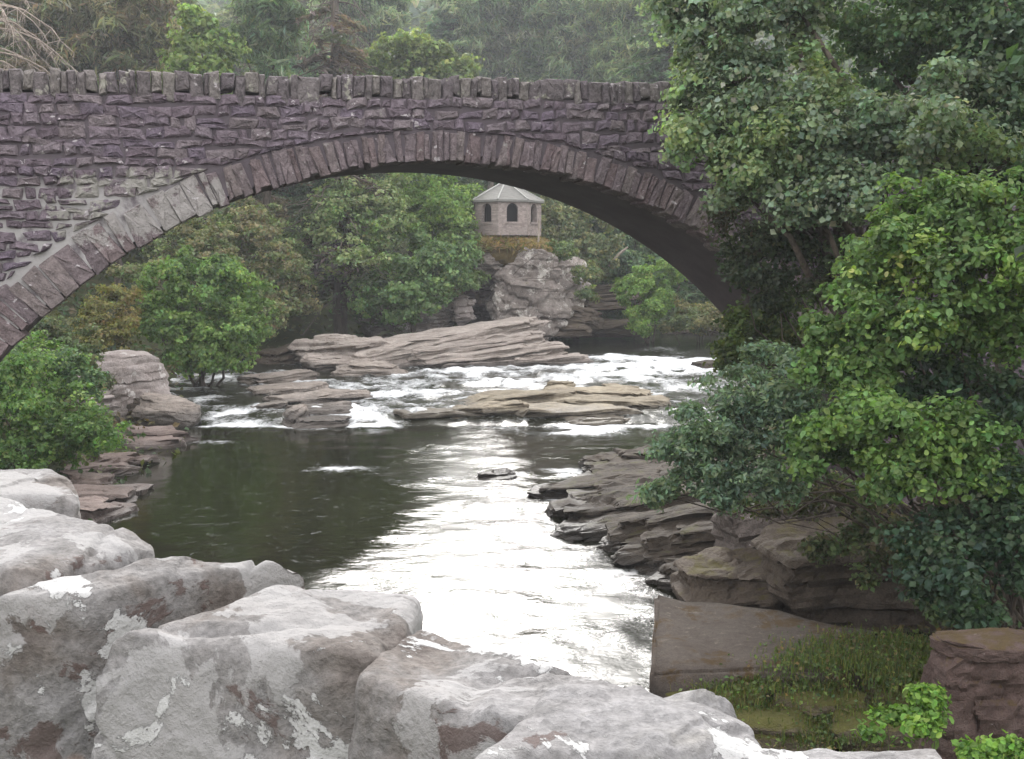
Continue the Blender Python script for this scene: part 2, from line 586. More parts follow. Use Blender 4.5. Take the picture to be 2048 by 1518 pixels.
def poly_stone(pts, depth, front=0.045, inset=0.03, rng=None, dome=0.02, corner=0.08):
    """masonry block: outline (u,z), face towards -y"""
    pts = np.asarray(pts, float)
    # resample and round the outline
    seg = np.roll(pts, -1, 0) - pts
    out = []
    for p, s in zip(pts, seg):
        L = np.hypot(*s)
        k = 2 if L < 0.35 else 3
        for t in np.linspace(corner, 1 - corner, k):
            out.append(p + s * t)
    o = np.array(out)
    c = o.mean(0)
    o = c + (o - c) * (1 + rng.normal(0, 0.03, len(o)))[:, None]
    n = len(o)
    L = np.maximum(np.hypot(*(o - c).T), 1e-3)
    inn = c + (o - c) * np.maximum(0.5, 1 - inset / L * 1.3)[:, None]
    mid = c + (o - c) * 0.5
    f = front * rng.uniform(0.6, 1.5)
    tilt = rng.normal(0, 0.05, 2)
    yf = lambda q, d: -(d + (q - c) @ tilt + rng.normal(0, 0.014, len(q)))
    v = np.concatenate([np.c_[o[:, 0], np.full(n, depth), o[:, 1]], np.c_[o[:, 0], yf(o, f * 0.1), o[:, 1]],
                        np.c_[inn[:, 0], yf(inn, f), inn[:, 1]], np.c_[mid[:, 0], yf(mid, f + dome), mid[:, 1]], [[c[0], -f - dome, c[1]]]])
    i = np.arange(n); j = (i + 1) % n
    q4 = np.concatenate([np.stack([i + k * n, j + k * n, j + (k + 1) * n, i + (k + 1) * n], -1) for k in range(3)])
    t3 = np.stack([i + 3 * n, j + 3 * n, np.full(n, 4 * n)], -1)
    return v, [q4, t3]


rng = np.random.default_rng(11)
# core: spandrels and barrel, set back behind the stones
us = np.linspace(-14, 13, 160)
arch_r = R + 0.07
inside_a = np.abs(us - UC) < arch_r * 0.985
zb = np.where(inside_a, ZC + np.sqrt(np.maximum(arch_r ** 2 - (us - UC) ** 2, 0)), -0.5)
zb = np.maximum(zb, -0.5)
zt = ztop(us) - 1.0
parts = []
k = len(us)
v = np.concatenate([np.c_[us, np.full(k, 0.0), zb], np.c_[us, np.full(k, 0.0), zt], np.c_[us, np.full(k, BW), zt], np.c_[us, np.full(k, BW), zb]])
i = np.arange(k - 1)
parts.append((v, np.concatenate([np.stack([i + a * k, i + 1 + a * k, i + 1 + ((a + 1) % 4) * k, i + ((a + 1) % 4) * k], -1) for a in range(4)] + [np.array([(0, k, 2 * k, 3 * k), (k - 1, 4 * k - 1, 3 * k - 1, 2 * k - 1)])])))
for y0, y1, tp in ((0.0, 0.42, 0.36), (BW - 0.42, BW, 0.0)):
    v = np.concatenate([np.c_[us, np.full(k, y0), zt - 0.02], np.c_[us, np.full(k, y0), ztop(us) - tp], np.c_[us, np.full(k, y1), ztop(us) - tp], np.c_[us, np.full(k, y1), zt - 0.02]])
    parts.append((v, np.concatenate([np.stack([i + a * k, i + 1 + a * k, i + 1 + (a + 1) * k, i + (a + 1) * k], -1) for a in range(3)] + [np.array([(0, k, 2 * k, 3 * k), (k - 1, 4 * k - 1, 3 * k - 1, 2 * k - 1)])])))
v, f = join(parts)
link('mortar_core', mesh_np('bridge_core', v, f, smooth=False), MORTAR, bridge)
# rendered underside of the barrel
a0, a1 = math.radians(18), math.radians(162)
an = np.linspace(a1, a0, 90)
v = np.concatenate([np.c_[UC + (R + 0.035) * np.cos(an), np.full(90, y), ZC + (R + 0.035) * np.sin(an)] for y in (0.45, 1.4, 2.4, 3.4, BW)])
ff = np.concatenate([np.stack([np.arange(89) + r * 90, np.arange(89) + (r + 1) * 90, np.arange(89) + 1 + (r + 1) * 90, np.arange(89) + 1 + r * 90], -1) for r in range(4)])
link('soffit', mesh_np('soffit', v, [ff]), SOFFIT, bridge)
# voussoirs
a = a1
while a > a0:
    u_ = UC + R * math.cos(a)
    w = rng.uniform(0.10, 0.23) * (1.45 if u_ < -5.5 else 1.0)
    da = w / R
    g = 0.005 / R
    t_ = float(ring_t(u_)) * rng.uniform(0.86, 1.06)
    r0 = R - rng.uniform(0.0, 0.08)
    pol = lambda r, an_: (UC + r * math.cos(an_), ZC + r * math.sin(an_))
    skew = rng.normal(0, 0.004)
    pts = [pol(r0, a - g), pol(r0, a - da + g), pol(R + t_, a - da + g + skew), pol(R + t_, a - g + skew)]
    pts = pts[::-1]
    area = sum(pts[i_][0] * pts[(i_ + 1) % 4][1] - pts[(i_ + 1) % 4][0] * pts[i_][1] for i_ in range(4))
    if area < 0: pts = pts[::-1]
    v, f = poly_stone(pts, rng.uniform(0.5, 0.62), 0.038, 0.012, rng, 0.006, 0.05)
    link('voussoir', mesh_np('voussoir', v, f, smooth=False), RINGST, bridge)
    a -= da
# spandrel rubble, wavy courses
z = 3.4
row = 0
rest = []
while z < 9.4:
    h = rng.uniform(0.13, 0.22)
    u = -10.2 + rng.uniform(0, 0.4)
    while u < 12.5:
        w = rng.uniform(0.15, 0.46) * (1.15 if u < -5 else 1.0)
        wav = lambda uu: 0.022 * math.sin(uu * 1.3 + row * 1.9) + 0.022 * math.sin(uu * 3.7 + row * 2.4) + 0.037 * uu * min(1, max(0, (z - 6) / 3))
        zs = [z]
        hh = [h]
        if rng.random() < 0.12 and h > 0.21:
            zs, hh = [z, z + h * 0.52], [h * 0.48, h * 0.48]
        for z0, h0 in zip(zs, hh):
            g = 0.004 + (0.012 if u < -6.5 and z < 7.4 else 0)
            jz = rng.normal(0, 0.02, 4)
            pts = np.array([(u + g + rng.normal(0, .025), z0 + g + wav(u) + jz[0]), (u + w - g, z0 + g + wav(u + w) + jz[1]), (u + w - g + rng.normal(0, .04), z0 + h0 - g + wav(u + w) + jz[2]), (u + g + rng.normal(0, .03), z0 + h0 - g + wav(u) + jz[3])])
            cm = pts.mean(0)
            cap = ztop(cm[0]) - 0.30
            if cm[1] + h0 * 0.2 > cap: continue
            pts[:, 1] = np.minimum(pts[:, 1], ztop(pts[:, 0]) - 0.33)
            rad = np.hypot(pts[:, 0] - UC, pts[:, 1] - ZC)
            ext = R + ring_t(pts[:, 0]) + 0.02
            rc = np.hypot(cm[0] - UC, cm[1] - ZC)
            if rc < R + ring_t(cm[0]) - 0.03: continue
            sc_ = np.maximum(1, ext / rad)
            pts = np.c_[UC + (pts[:, 0] - UC) * sc_, ZC + (pts[:, 1] - ZC) * sc_]
            v, f = poly_stone(pts, 0.1, 0.042, 0.03, rng)
            rest.append((np.ptp(pts[:, 0]) * np.ptp(pts[:, 1]) if u < 4.6 else 0, v, f))
        u += w
    z += h
    row += 1
rest.sort(key=lambda q_: -q_[0])
for a_, v, f in rest[:298]:
    link('rubble_stone', mesh_np('rubble_stone', v, f, smooth=False), SPANDREL, bridge)
v, f = join([(v, f) for a_, v, f in rest[298:]])
tag(link('rubble_masonry', mesh_np('rubble_masonry', v, f, smooth=False), SPANDREL, bridge), kind='stuff')
# upright coping stones
u = -10.6
while u < 9.0:
    w = rng.uniform(0.08, 0.25)
    h0 = rng.uniform(0.30, 0.50)
    zt_ = ztop(u) + rng.normal(0, 0.02)
    g = 0.003
    if rng.random() < 0.12:
        w *= 1.7
    lean = rng.normal(0, .025)
    pts = [(u + g, zt_ - h0), (u + w - g, zt_ - h0 + rng.normal(0, .03)), (u + w - g + lean, zt_ + rng.normal(0, .012)), (u + g + lean, zt_ + rng.normal(0, .012))]
    v, f = poly_stone(pts, 0.46, 0.035, 0.02, rng, 0.012, 0.04)
    link('coping_stone', mesh_np('coping_stone', v, f, smooth=False), COPEST, bridge)
    u += w

# ------------------------------------------------------------------ rocks
def cube_sphere(n):
    t = np.linspace(-1, 1, n + 1)
    a, c = np.meshgrid(t, t)
    a, c = a.ravel(), c.ravel()
    o = np.ones_like(a)
    sides = [np.c_[a, c, o], np.c_[c, a, -o], np.c_[o, a, c], np.c_[-o, c, a], np.c_[c, o, a], np.c_[a, -o, c]]
    m = (n + 1) ** 2
    f = np.concatenate([grid_faces(n + 1, n + 1) + k * m for k in range(6)])
    v = np.concatenate(sides)
    key = np.round((v + 1) * n / 2 * 2).astype(int)
    key = key[:, 0] * 1000003 + key[:, 1] * 1009 + key[:, 2]
    uq, idx, inv = np.unique(key, return_index=True, return_inverse=True)
    return v[idx], inv[f]


CS = {}


def rock_verts(size, seed, n=26, k=4.0, rough=0.16, strata=0.0, layer=0.16, dip=(0.0, 0.0), freq=1.0, crack=0.05, facets=16):
    if n not in CS: CS[n] = cube_sphere(n)
    c, f = CS[n]
    c = np.sign(c) * np.abs(c) ** 0.85
    q = c / (np.sum(np.abs(c) ** k, 1) ** (1 / k))[:, None]
    v = q * np.asarray(size) * 0.5
    s = float(np.mean(size)) ** 0.5
    rs_ = np.random.default_rng(seed + 5000)
    hs = np.asarray(size) * 0.5
    for _ in range(facets):
        pn = rs_.normal(size=3) * np.array([1, 1, .8]); pn /= np.linalg.norm(pn)
        sup = np.max(v @ pn)
        ex = v @ pn - sup * rs_.uniform(.70, .95)
        v = v - pn * np.maximum(ex, 0)[:, None]
    w = v + seed * 13.7
    nrm = q / np.linalg.norm(q, axis=1)[:, None]
    lo = fbm(w * 0.55 * freq / s, 3, seed)
    d = lo * rough * .7 * s
    hi = fbm(w * 2.6 * freq / s, 4, seed + 20)
    d = d + hi * rough * 0.33 * s
    rd = 1 - np.abs(vnoise(w * np.array([0.9, 0.9, 1.6]) * freq / s, seed + 50))
    d = d - crack * s * np.clip((rd - 0.88) / 0.12, 0, 1)
    v = v + nrm * d[:, None] * np.array([1, 1, 0.7])
    if strata:
        zz = v[:, 2] + dip[0] * v[:, 0] + dip[1] * v[:, 1] + 0.10 * fbm(np.c_[v[:, :2] * 0.5, 0 * v[:, 2]] + seed, 3, seed + 3)
        li = np.floor(zz / layer).astype(np.int64)
        fr = zz / layer - li
        h1 = _hash(li, li * 0, li * 0, seed + 7)
        px = np.round(vnoise(np.c_[v[:, :2] * 1.1, li * 3.7], seed + 9) * 2.5) / 2.5
        off = (0.6 * h1 + 0.7 * px) * strata - strata * 0.5 * (np.clip(fr - 0.75, 0, 1) / 0.25) ** 2
        hx = np.c_[nrm[:, :2], 0 * off]
        v = v + hx * off[:, None]
        v[:, 2] += np.where(np.abs(nrm[:, 2]) > 0.5, 0.35 * strata * px, 0)
    return v, f


def rock(name, label, center, size, rot=(0, 0, 0), mat=None, seed=1, cat='rock', parent=None, group=None, **kw):
    v, f = rock_verts(size, seed, **kw)
    M = np.array(Matrix.Rotation(rot[2], 3, 'Z') @ Matrix.Rotation(rot[1], 3, 'Y') @ Matrix.Rotation(rot[0], 3, 'X'))
    v = v @ M.T
    c = np.asarray(center, float)
    if parent is not None:
        v = v + c - np.array(parent.location)
        o = link(name, mesh_np(name, v, [f], smooth=False), mat, parent)
    else:
        zmin = v[:, 2].min()
        v[:, 2] -= zmin
        o = link(name, mesh_np(name, v, [f], smooth=False), mat, None, (c[0], c[1], c[2] + zmin))
        tag(o, label, cat, group)
    set_sharp(o.data)
    return o


def set_sharp(me, ang=38):
    pass


def wY(px, py, h):
    """third value under 5: height above the water, else the depth itself"""
    if h >= 5: return h
    lo_, hi_ = 8.0, 110.0
    for _ in range(40):
        m_ = (lo_ + hi_) / 2
        if P(px, py, m_)[2] > wl(m_) + h: lo_ = m_
        else: hi_ = m_
    return lo_


def slab(name, label, A, B, thick, depth, mat, seed, parent=None, roll=0.0, **kw):
    """elongated bedded block; A, B = (px, py, Y) of the top front edge ends"""
    a, c = P(A[0], A[1], wY(*A)), P(B[0], B[1], wY(*B))
    d = c - a
    L = np.linalg.norm(d)
    yaw = math.atan2(d[1], d[0])
    pit = -math.asin(d[2] / L)
    back = np.array([-math.sin(yaw), math.cos(yaw), 0])
    cen = (a + c) / 2 + back * depth * 0.5 - np.array([0, 0, thick * 0.5])
    par = dict(n=20, k=7.0, rough=0.10, strata=0.24, layer=0.15, crack=0.05)
    par.update(kw)
    return rock(name, label, cen, (L * 1.14, depth * 1.12, thick * 1.06), (roll, pit, yaw), mat, seed, parent=parent, **par)


LEDGE = rock_mat('river_ledge_schist', [(0.17, 0.14, 0.12), (0.29, 0.25, 0.22), (0.39, 0.345, 0.31)], (0.44, 0.40, 0.38), 0.62, 1.2, wet=0.55, strata=0.55, bump=0.8, bdist=0.10)
LEDGE_UP = rock_mat('upper_ledge_schist', [(0.20, 0.168, 0.148), (0.33, 0.285, 0.255), (0.43, 0.385, 0.35)], (0.44, 0.40, 0.38), 0.62, 1.0, wet=1.1, strata=0.55, bump=0.8, bdist=0.12)
LEDGE_OCHRE = rock_mat('ochre_ledge', [(0.15, 0.12, 0.09), (0.27, 0.23, 0.17), (0.35, 0.31, 0.235)], None, wet=0.42, strata=0.6, bump=0.8, bdist=0.10)
CLIFF = rock_mat('lichened_cliff', [(0.10, 0.083, 0.077), (0.25, 0.215, 0.195), (0.40, 0.36, 0.33)], (0.54, 0.51, 0.47), 0.53, 1.3, moss=(0.16, 0.13, 0.035), moss_lo=0.98, scale=0.8, bump=0.9, bdist=0.15)
BANK = rock_mat('dark_bank_rock', [(0.026, 0.02, 0.016), (0.055, 0.043, 0.033), (0.10, 0.079, 0.06)], (0.36, 0.33, 0.31), 0.70, 2.0, moss=(0.075, 0.07, 0.02), moss_lo=0.98, wet=0.2, strata=0.5, bump=0.9, bdist=0.06)
BROWN = rock_mat('brown_boulder', [(0.04, 0.03, 0.023), (0.08, 0.062, 0.048), (0.125, 0.102, 0.082)], (0.34, 0.32, 0.3), 0.67, 2.4, moss=(0.10, 0.085, 0.02), moss_lo=0.95, bump=0.9, bdist=0.05)
GREYB = rock_mat('grey_boulder', [(0.17, 0.135, 0.12), (0.30, 0.26, 0.245), (0.40, 0.36, 0.345)], (0.52, 0.49, 0.47), 0.57, 1.4, wet=0.25, bump=0.8, bdist=0.08)
MOSSY = rock_mat('mossy_stone', [(0.06, 0.05, 0.035), (0.11, 0.09, 0.06), (0.16, 0.13, 0.10)], None, moss=(0.10, 0.098, 0.022), moss_lo=0.58, scale=1.6, bump=1.0, bdist=0.05)

# big slanting ledge across the river
def outcrop(name, label, loc):
    o = empty(name, loc)
    tag(o, label, 'rock ledge')
    return o


bl = outcrop('rock_ledge', 'long pale ledge of slanting rock slabs across the river below the hut', P(880, 730, 55))
for k_, (A, B, t, d, m) in enumerate([((735, 700, 1.0), (1098, 636, 2.0), 1.9, 3.2, LEDGE_UP), ((755, 711, .7), (1112, 658, 1.6), 1.7, 2.6, LEDGE_UP), ((800, 722, .4), (1118, 686, 1.0), 1.3, 2.2, LEDGE_UP),
                                      ((845, 731, .2), (1178, 712, .35), .75, 2.2, LEDGE_UP), ((585, 690, 1.2), (775, 678, 1.4), 1.7, 3.2, LEDGE_UP), ((636, 674, 1.5), (712, 670, 1.5), .9, 1.2, LEDGE_UP),
                                      ((590, 712, .7), (800, 710, .7), 1.2, 2.5, LEDGE_UP), ((900, 698, .8), (1090, 670, 1.3), .9, 1.5, LEDGE_UP), ((1040, 714, .4), (1172, 698, .5), .9, 1.6, LEDGE_UP)]):
    slab('slab', None, A, B, t, d, m, 100 + k_, bl, n=26, freq=1.4)
slab('brown_rock', 'dark brown blocky rock at the left end of the long pale ledge', (535, 712, 53), (625, 690, 54), 2.0, 2.4, BROWN, 121)
slab('overhanging_slab', 'flat brown overhanging slab at the foot of the pale cliff', (1098, 650, 60), (1185, 648, 60.5), .75, 3, BROWN, 122)
slab('low_shelf', 'low brown rock shelf between cliff and dark upstream water', (1170, 648, 63), (1300, 640, 64), .9, 3, BROWN, 123)
ll = outcrop('rock_ledge', 'lower ledge of dark wet slabs beside the left rapid', P(640, 840, 41))
for k_, (A, B, t, d) in enumerate([((500, 760, .3), (655, 738, .45), .8, 2.0), ((655, 742, .35), (815, 738, .3), .9, 2.0), ((690, 728, .55), (790, 728, .5), .9, 1.4), ((498, 782, .25), (660, 768, .35), .7, 1.8), ((540, 800, .25), (775, 783, .3), .6, 1.5),
                                   ((565, 818, .3), (705, 812, .3), .7, 1.6), ((575, 846, .2), (705, 840, .25), .5, 1.4), ((585, 838, .3), (628, 806, .7), .9, .9), ((500, 815, .1), (580, 805, .2), .4, 1.2)]):
    slab('slab', None, A, B, t, d, LEDGE, 140 + k_, ll, n=19, freq=1.4)
ml = outcrop('rock_ledge', 'ochre tinted midstream ledge of thin rock layers', P(1080, 840, 42))
for k_, (A, B, t, d) in enumerate([((895, 804, .25), (1180, 782, .4), .7, 1.8), ((1090, 797, .35), (1365, 806, .2), .7, 1.8), ((1085, 778, .35), (1300, 784, .35), .7, 1.8), ((1095, 766, .4), (1150, 766, .4), .6, .7), ((1200, 770, .35), (1275, 774, .3), .5, .8),
                                   ((795, 830, .15), (1010, 824, .2), .4, 1.4), ((955, 823, .3), (1280, 818, .35), .7, 2.0), ((1120, 838, .15), (1275, 834, .2), .4, 1.2), ((910, 818, .3), (1060, 808, .4), .7, 1.2)]):
    slab('slab', None, A, B, t, d, LEDGE_OCHRE, 160 + k_, ml, n=19, freq=1.6)
slab('dark_rock', 'small black wet rock in the foam near the right bank', (1405, 730, .3), (1475, 722, .35), .6, 1.2, BANK, 180)
slab('wet_rock', 'small dark wet rock alone in the bright stream', (960, 950, .15), (1032, 946, .18), .4, .7, BANK, 181)
# right bank ledges
rl = outcrop('rock_ledge', 'stacked dark layered rocks along the right bank by the bright water', P(1300, 1050, 24))
for k_, (A, B, t, d) in enumerate([((1180, 926, .35), (1345, 908, .6), .9, 1.8), ((1190, 945, .3), (1380, 922, .6), .9, 1.8), ((1135, 966, .2), (1330, 942, .5), .7, 1.6), ((1062, 986, .12), (1300, 964, .35), .5, 1.4), ((1150, 998, .25), (1380, 972, .6), .9, 1.8),
                                   ((1105, 1036, .15), (1330, 1008, .45), .7, 1.5), ((1190, 1022, .4), (1440, 985, .9), 1.2, 2.0), ((1115, 1060, .15), (1400, 1035, .6), .8, 1.6), ((1240, 1050, .55), (1470, 1020, 1.0), 1.2, 1.8), ((1185, 1092, .15), (1460, 1070, .6), .8, 1.6),
                                   ((1215, 1112, .15), (1460, 1098, .5), .7, 1.2), ((1250, 1136, .12), (1470, 1118, .5), .7, 1.5), ((1285, 1162, .1), (1440, 1150, .4), .6, 1.0), ((1330, 950, .8), (1490, 930, 1.1), 1.4, 2.0), ((1300, 1080, .6), (1500, 1055, .9), 1.0, 1.4)]):
    rq_ = np.random.default_rng(600 + k_)
    j_ = rq_.uniform(-1, 1, 4)
    A2 = (A[0] + 30 + 25 * j_[0], A[1] - 8 + 6 * j_[1], A[2] + .12); B2 = (B[0] + 50 + 30 * j_[2], B[1] - 4 + 8 * j_[3], B[2] + .2)
    slab('slab', None, A2, B2, t + .2, d * .8, BANK, 620 + k_, rl, n=16, freq=1.8, strata=0.2, layer=.11, facets=9)
    slab('slab', None, A, B, t, d, BANK, 200 + k_, rl, n=18, freq=1.8, strata=0.22, layer=.11, facets=9)
slab('brown_boulder', 'rounded brown boulder above the flat concrete block', (1405, 1158, .75), (1640, 1125, 1.0), 1.5, 1.8, BROWN, 231, k=5, strata=0.16, layer=.14, rough=.2, n=28, facets=10)
slab('shaded_boulder', 'large shaded brown boulder under the hanging leaves', (1590, 1112, 1.35), (1890, 1085, 1.5), 2.2, 2.2, BROWN, 232, k=5, strata=0.18, layer=.16, rough=.22, n=30, facets=10)
slab('speckled_rock', 'dark rock face speckled with white lichen below the bushes', (1470, 985, 1.9), (1730, 945, 2.2), 2.6, 2.0, rock_mat('speckled_rock', [(0.06, 0.05, 0.045), (0.12, 0.10, 0.09), (0.18, 0.15, 0.14)], (0.5, 0.46, 0.46), 0.60, 6.0, bump=1.0, bdist=0.06), 233, k=5, strata=0.16, layer=.14, rough=.22, n=28, facets=10)
slab('ledge_boulder', 'mossy brown block between the layered rocks and the round boulder', (1390, 1165, .5), (1570, 1120, .8), 1.1, 1.2, BROWN, 234, k=3.4, strata=0.08)
# left bank rocks
slab('grey_boulder', 'big pale grey boulder on the left bank under the arch', (185, 722, 2.6), (350, 712, 2.6), 2.9, 3.0, GREYB, 241, k=3.0, strata=0.12, layer=.3, rough=.2, n=36)
slab('rounded_boulder', 'reddish brown boulder leaning at the pool edge below the grey one', (250, 790, 1.3), (390, 818, .7), 1.6, 1.8, LEDGE, 242, k=3.0, strata=0.12, layer=.25, rough=.2, n=28)
slab('undercut_rock', 'dark undercut rock between the two left bank boulders', (205, 790, 1.2), (290, 800, 1.1), 1.5, 1.5, BROWN, 243, k=3.0, rough=.2)
lk = outcrop('rock_ledge', 'dark brown low ledges along the left edge of the pool', P(250, 930, 31))
for k_, (A, B, t, d) in enumerate([((225, 866, .5), (395, 866, .3), .8, 1.6), ((210, 884, .35), (390, 884, .2), .6, 1.4), ((140, 918, .5), (310, 905, .3), .8, 1.6), ((140, 940, .4), (290, 925, .25), .7, 1.4), ((165, 978, .2), (278, 984, .1), .5, 1.0), ((100, 985, .4), (230, 996, .25), .7, 1.4), ((120, 955, .4), (240, 960, .25), .7, 1.2), ((60, 1010, .4), (200, 1030, .2), .7, 1.4)]):
    slab('slab', None, A, B, t, d, rock_mat('left_ledge', [(0.09, 0.065, 0.055), (0.17, 0.13, 0.115), (0.26, 0.21, 0.19)], None, wet=0.15, strata=0.5, bump=0.8, bdist=0.06) if k_ == 0 else bpy.data.materials['left_ledge'], 250 + k_, lk, n=18, freq=1.5)
slab('pale_rock', 'small pale rock among the leaves of the left bank bush', (175, 800, 33), (225, 795, 33.2), .5, .6, GREYB, 260, n=16)
# cliff under the hut
slab('cliff', 'pale lichen covered cliff below the octagonal hut', (995, 496, 60.6), (1125, 508, 60.6), 5.2, 4.0, CLIFF, 271, k=6, rough=.3, n=52, strata=.22, layer=.55, crack=.12, freq=1.5)
slab('cliff', 'grey right hand shoulder of the cliff beside the green scrub', (1070, 512, 61.6), (1172, 512, 62.0), 4.2, 3.0, CLIFF, 272, k=5, rough=.3, n=40, strata=.2, layer=.5, crack=.12, freq=1.5)
slab('cliff_core', 'shadowed back wall of rock under the grassy knoll', (925, 520, 64.2), (1120, 520, 64.2), 5.4, 4.0, CLIFF, 270, k=5, rough=.15, n=40)
slab('cliff_overhang', 'brown overhanging rock above the dark hollow in the cliff', (930, 500, 61.5), (1015, 498, 61.5), 1.5, 2.6, CLIFF, 273, k=4, rough=.2, n=30)
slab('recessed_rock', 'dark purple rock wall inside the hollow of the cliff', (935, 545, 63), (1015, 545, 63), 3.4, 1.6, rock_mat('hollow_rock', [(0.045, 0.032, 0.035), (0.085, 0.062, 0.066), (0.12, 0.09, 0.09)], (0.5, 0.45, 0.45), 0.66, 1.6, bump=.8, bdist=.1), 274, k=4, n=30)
slab('talus_rock', 'sloping brown rock apron at the right foot of the cliff', (1085, 605, 61), (1205, 622, 61.5), 1.4, 2.4, BROWN, 275, k=3.4, n=28)
slab('white_rock', 'small white lichened rock at the left foot of the cliff', (905, 592, 60), (945, 590, 60), 1.7, 1.2, GREYB, 276, k=3, n=24)
slab('grey_rock', 'broken grey rocks under the dark trees left of the cliff', (700, 632, 60), (910, 615, 61), 1.6, 2.0, CLIFF, 277, k=3.4, rough=.25, n=40)
for k_, (A, B) in enumerate([((1160, 578, 66), (1270, 566, 67)), ((1170, 592, 65), (1275, 584, 66)), ((1175, 606, 64.5), (1280, 602, 65))]):
    slab('rock_step', ['uppermost', 'middle', 'lowest'][k_] + ' of three thin brown rock steps right of the cliff', A, B, .5, 1.6, BROWN, 280 + k_, n=20)
slab('bank_edge', 'long low grey rock along the far bank under the arch end', (1330, 664, 68), (1480, 660, 69), .5, 1.2, BANK, 285, n=20)

# concrete block, mossy wall, pillar
b = NB('weathered_concrete')
n1 = b.noise(1.3, 6, 0.65); n2 = b.noise(10, 7, 0.75); n3 = b.noise(60, 3)
col = b.ramp(n1, [(0.3, (0.085, 0.068, 0.057)), (0.6, (0.125, 0.104, 0.09)), (0.75, (0.10, 0.065, 0.03))])
col = b.mix(0.8, col, b.ramp(b.math('ADD', b.math('MULTIPLY', n2, .6), b.math('MULTIPLY', n3, .4)), [(0.35, 0.6), (0.65, 1.3)]), 'MULTIPLY')
mm = b.step(b.noise(1.6, 6, .7), 0.53, 0.62)
col = b.mix(b.math('MULTIPLY', mm, .7), col, (0.085, 0.05, 0.014))
cz = b.math('ADD', b.xyz()['Z'], b.math('MULTIPLY', b.math('SUBTRACT', n2, .5), .5))
wm = b.math('SUBTRACT', 1.0, b.step(cz, .35, .95))
col = b.mix(b.math('MULTIPLY', wm, .8), col, (0.02, 0.018, 0.018))
pt = b.step(b.noise(5, 6, .7), .60, .66)
col = b.mix(b.math('MULTIPLY', pt, .6), col, (0.22, 0.19, 0.165))
CONC = b.done(b.principled(col, 0.9, b.bump(b.math('ADD', n2, b.math('MULTIPLY', n3, .6)), 1.0, 0.05), spec=0.2))
zt0 = 0.95
q = [G(1302, 1342, zt0), G(1720, 1338, zt0), G(1760, 1262, zt0), G(1310, 1182, zt0)]
bm = bmesh.new()
org = np.array([q[0][0], q[0][1], -1.2])
tp = [bm.verts.new(tuple(p - org)) for p in q]
bt = [bm.verts.new((p[0] - org[0] - (0.06 if i_ in (0, 3) else 0), p[1] - org[1], 0)) for i_, p in enumerate(q)]
bm.faces.new(tp)
for i_ in range(4):
    bm.faces.new((tp[(i_ + 1) % 4], tp[i_], bt[i_], bt[(i_ + 1) % 4]))
bmesh.ops.recalc_face_normals(bm, faces=bm.faces[:])
bmesh.ops.bevel(bm, geom=[e for e in bm.edges], offset=0.06, segments=2, affect='EDGES')
bmesh.ops.triangulate(bm, faces=bm.faces[:])
bmesh.ops.subdivide_edges(bm, edges=bm.edges[:], cuts=6, use_grid_fill=True)
vv = np.array([v_.co[:] for v_ in bm.verts])
dn = fbm(vv * 2.2, 5, 33, .6) * 0.055
for v_, d_ in zip(bm.verts, dn):
    v_.co.z += d_
    v_.co.x += d_ * .6
me = bpy.data.meshes.new('concrete_block'); bm.to_mesh(me); bm.free()
for p_ in me.polygons: p_.use_smooth = True
cb = link('concrete_block', me, CONC, None, tuple(org))
tag(cb, 'flat weathered concrete block with rusty stain at the water edge', 'concrete block')
slab('dead_leaves', 'small curl of pale dead leaves lying on the concrete block', (1375, 1290, 14.3), (1428, 1282, 14.35), .05, .2, bark_mat('dead_leaf', (0.2, 0.15, 0.08), (0.42, 0.36, 0.24)), 299, n=14, rough=.5, strata=0)
mw = empty('mossy_wall', (3.2, 12.9, 0.0)); tag(mw, 'low mossy stone wall in front of the concrete block', 'wall')
for k_, (A, B, t, d) in enumerate([((1305, 1352, 12.95), (1520, 1342, 12.95), .5, .5), ((1500, 1340, 12.8), (1720, 1322, 12.8), .6, .6), ((1700, 1330, 12.8), (1930, 1322, 12.9), .6, .6), ((1330, 1400, 12.4), (1560, 1392, 12.4), .5, .5), ((1540, 1398, 12.3), (1760, 1400, 12.3), .5, .5),
                                   ((1440, 1440, 11.9), (1660, 1452, 11.9), .5, .6), ((1640, 1452, 11.8), (1900, 1450, 11.8), .5, .6), ((1740, 1395, 12.3), (1960, 1390, 12.4), .5, .5)]):
    slab('mossy_stone', None, A, B, t, d, MOSSY, 300 + k_, mw, n=18, rough=.14, strata=0.03, k=4)
pl_c = P(1975, 1480, 9.2)
PILLARM = rock_mat('pillar_rubble', [(0.04, 0.025, 0.022), (0.08, 0.053, 0.047), (0.135, 0.098, 0.09)], (0.42, 0.38, 0.38), 0.63, 4.0, moss=(0.09, 0.06, 0.02), moss_lo=0.85, scale=2.5, bump=1.0, bdist=0.03)
pil = empty('stone_pillar', (P(1895, 1400, 9.2)[0] + .45, 9.6, 1.0)); tag(pil, 'squat reddish rubble stone pillar at the right edge', 'pillar')
px0 = P(1895, 1400, 9.2)[0]
zz = P(1900, 1258, 9.2)[2]
rock('pillar_body', None, (px0 + .5, 9.45, zz - 1.22), (1.06, .55, 2.0), (0, 0, 0), PILLARM, 401, parent=pil, n=44, k=9, rough=.07, crack=.05, freq=3.6, strata=.02, layer=.16, facets=5)
rock('cap_stone', None, (px0 + .48, 9.45, zz - .24), (1.08, .58, .14), (.02, .03, .04), PILLARM, 402, parent=pil, n=26, k=7, rough=.06, crack=.03, freq=3, facets=5)

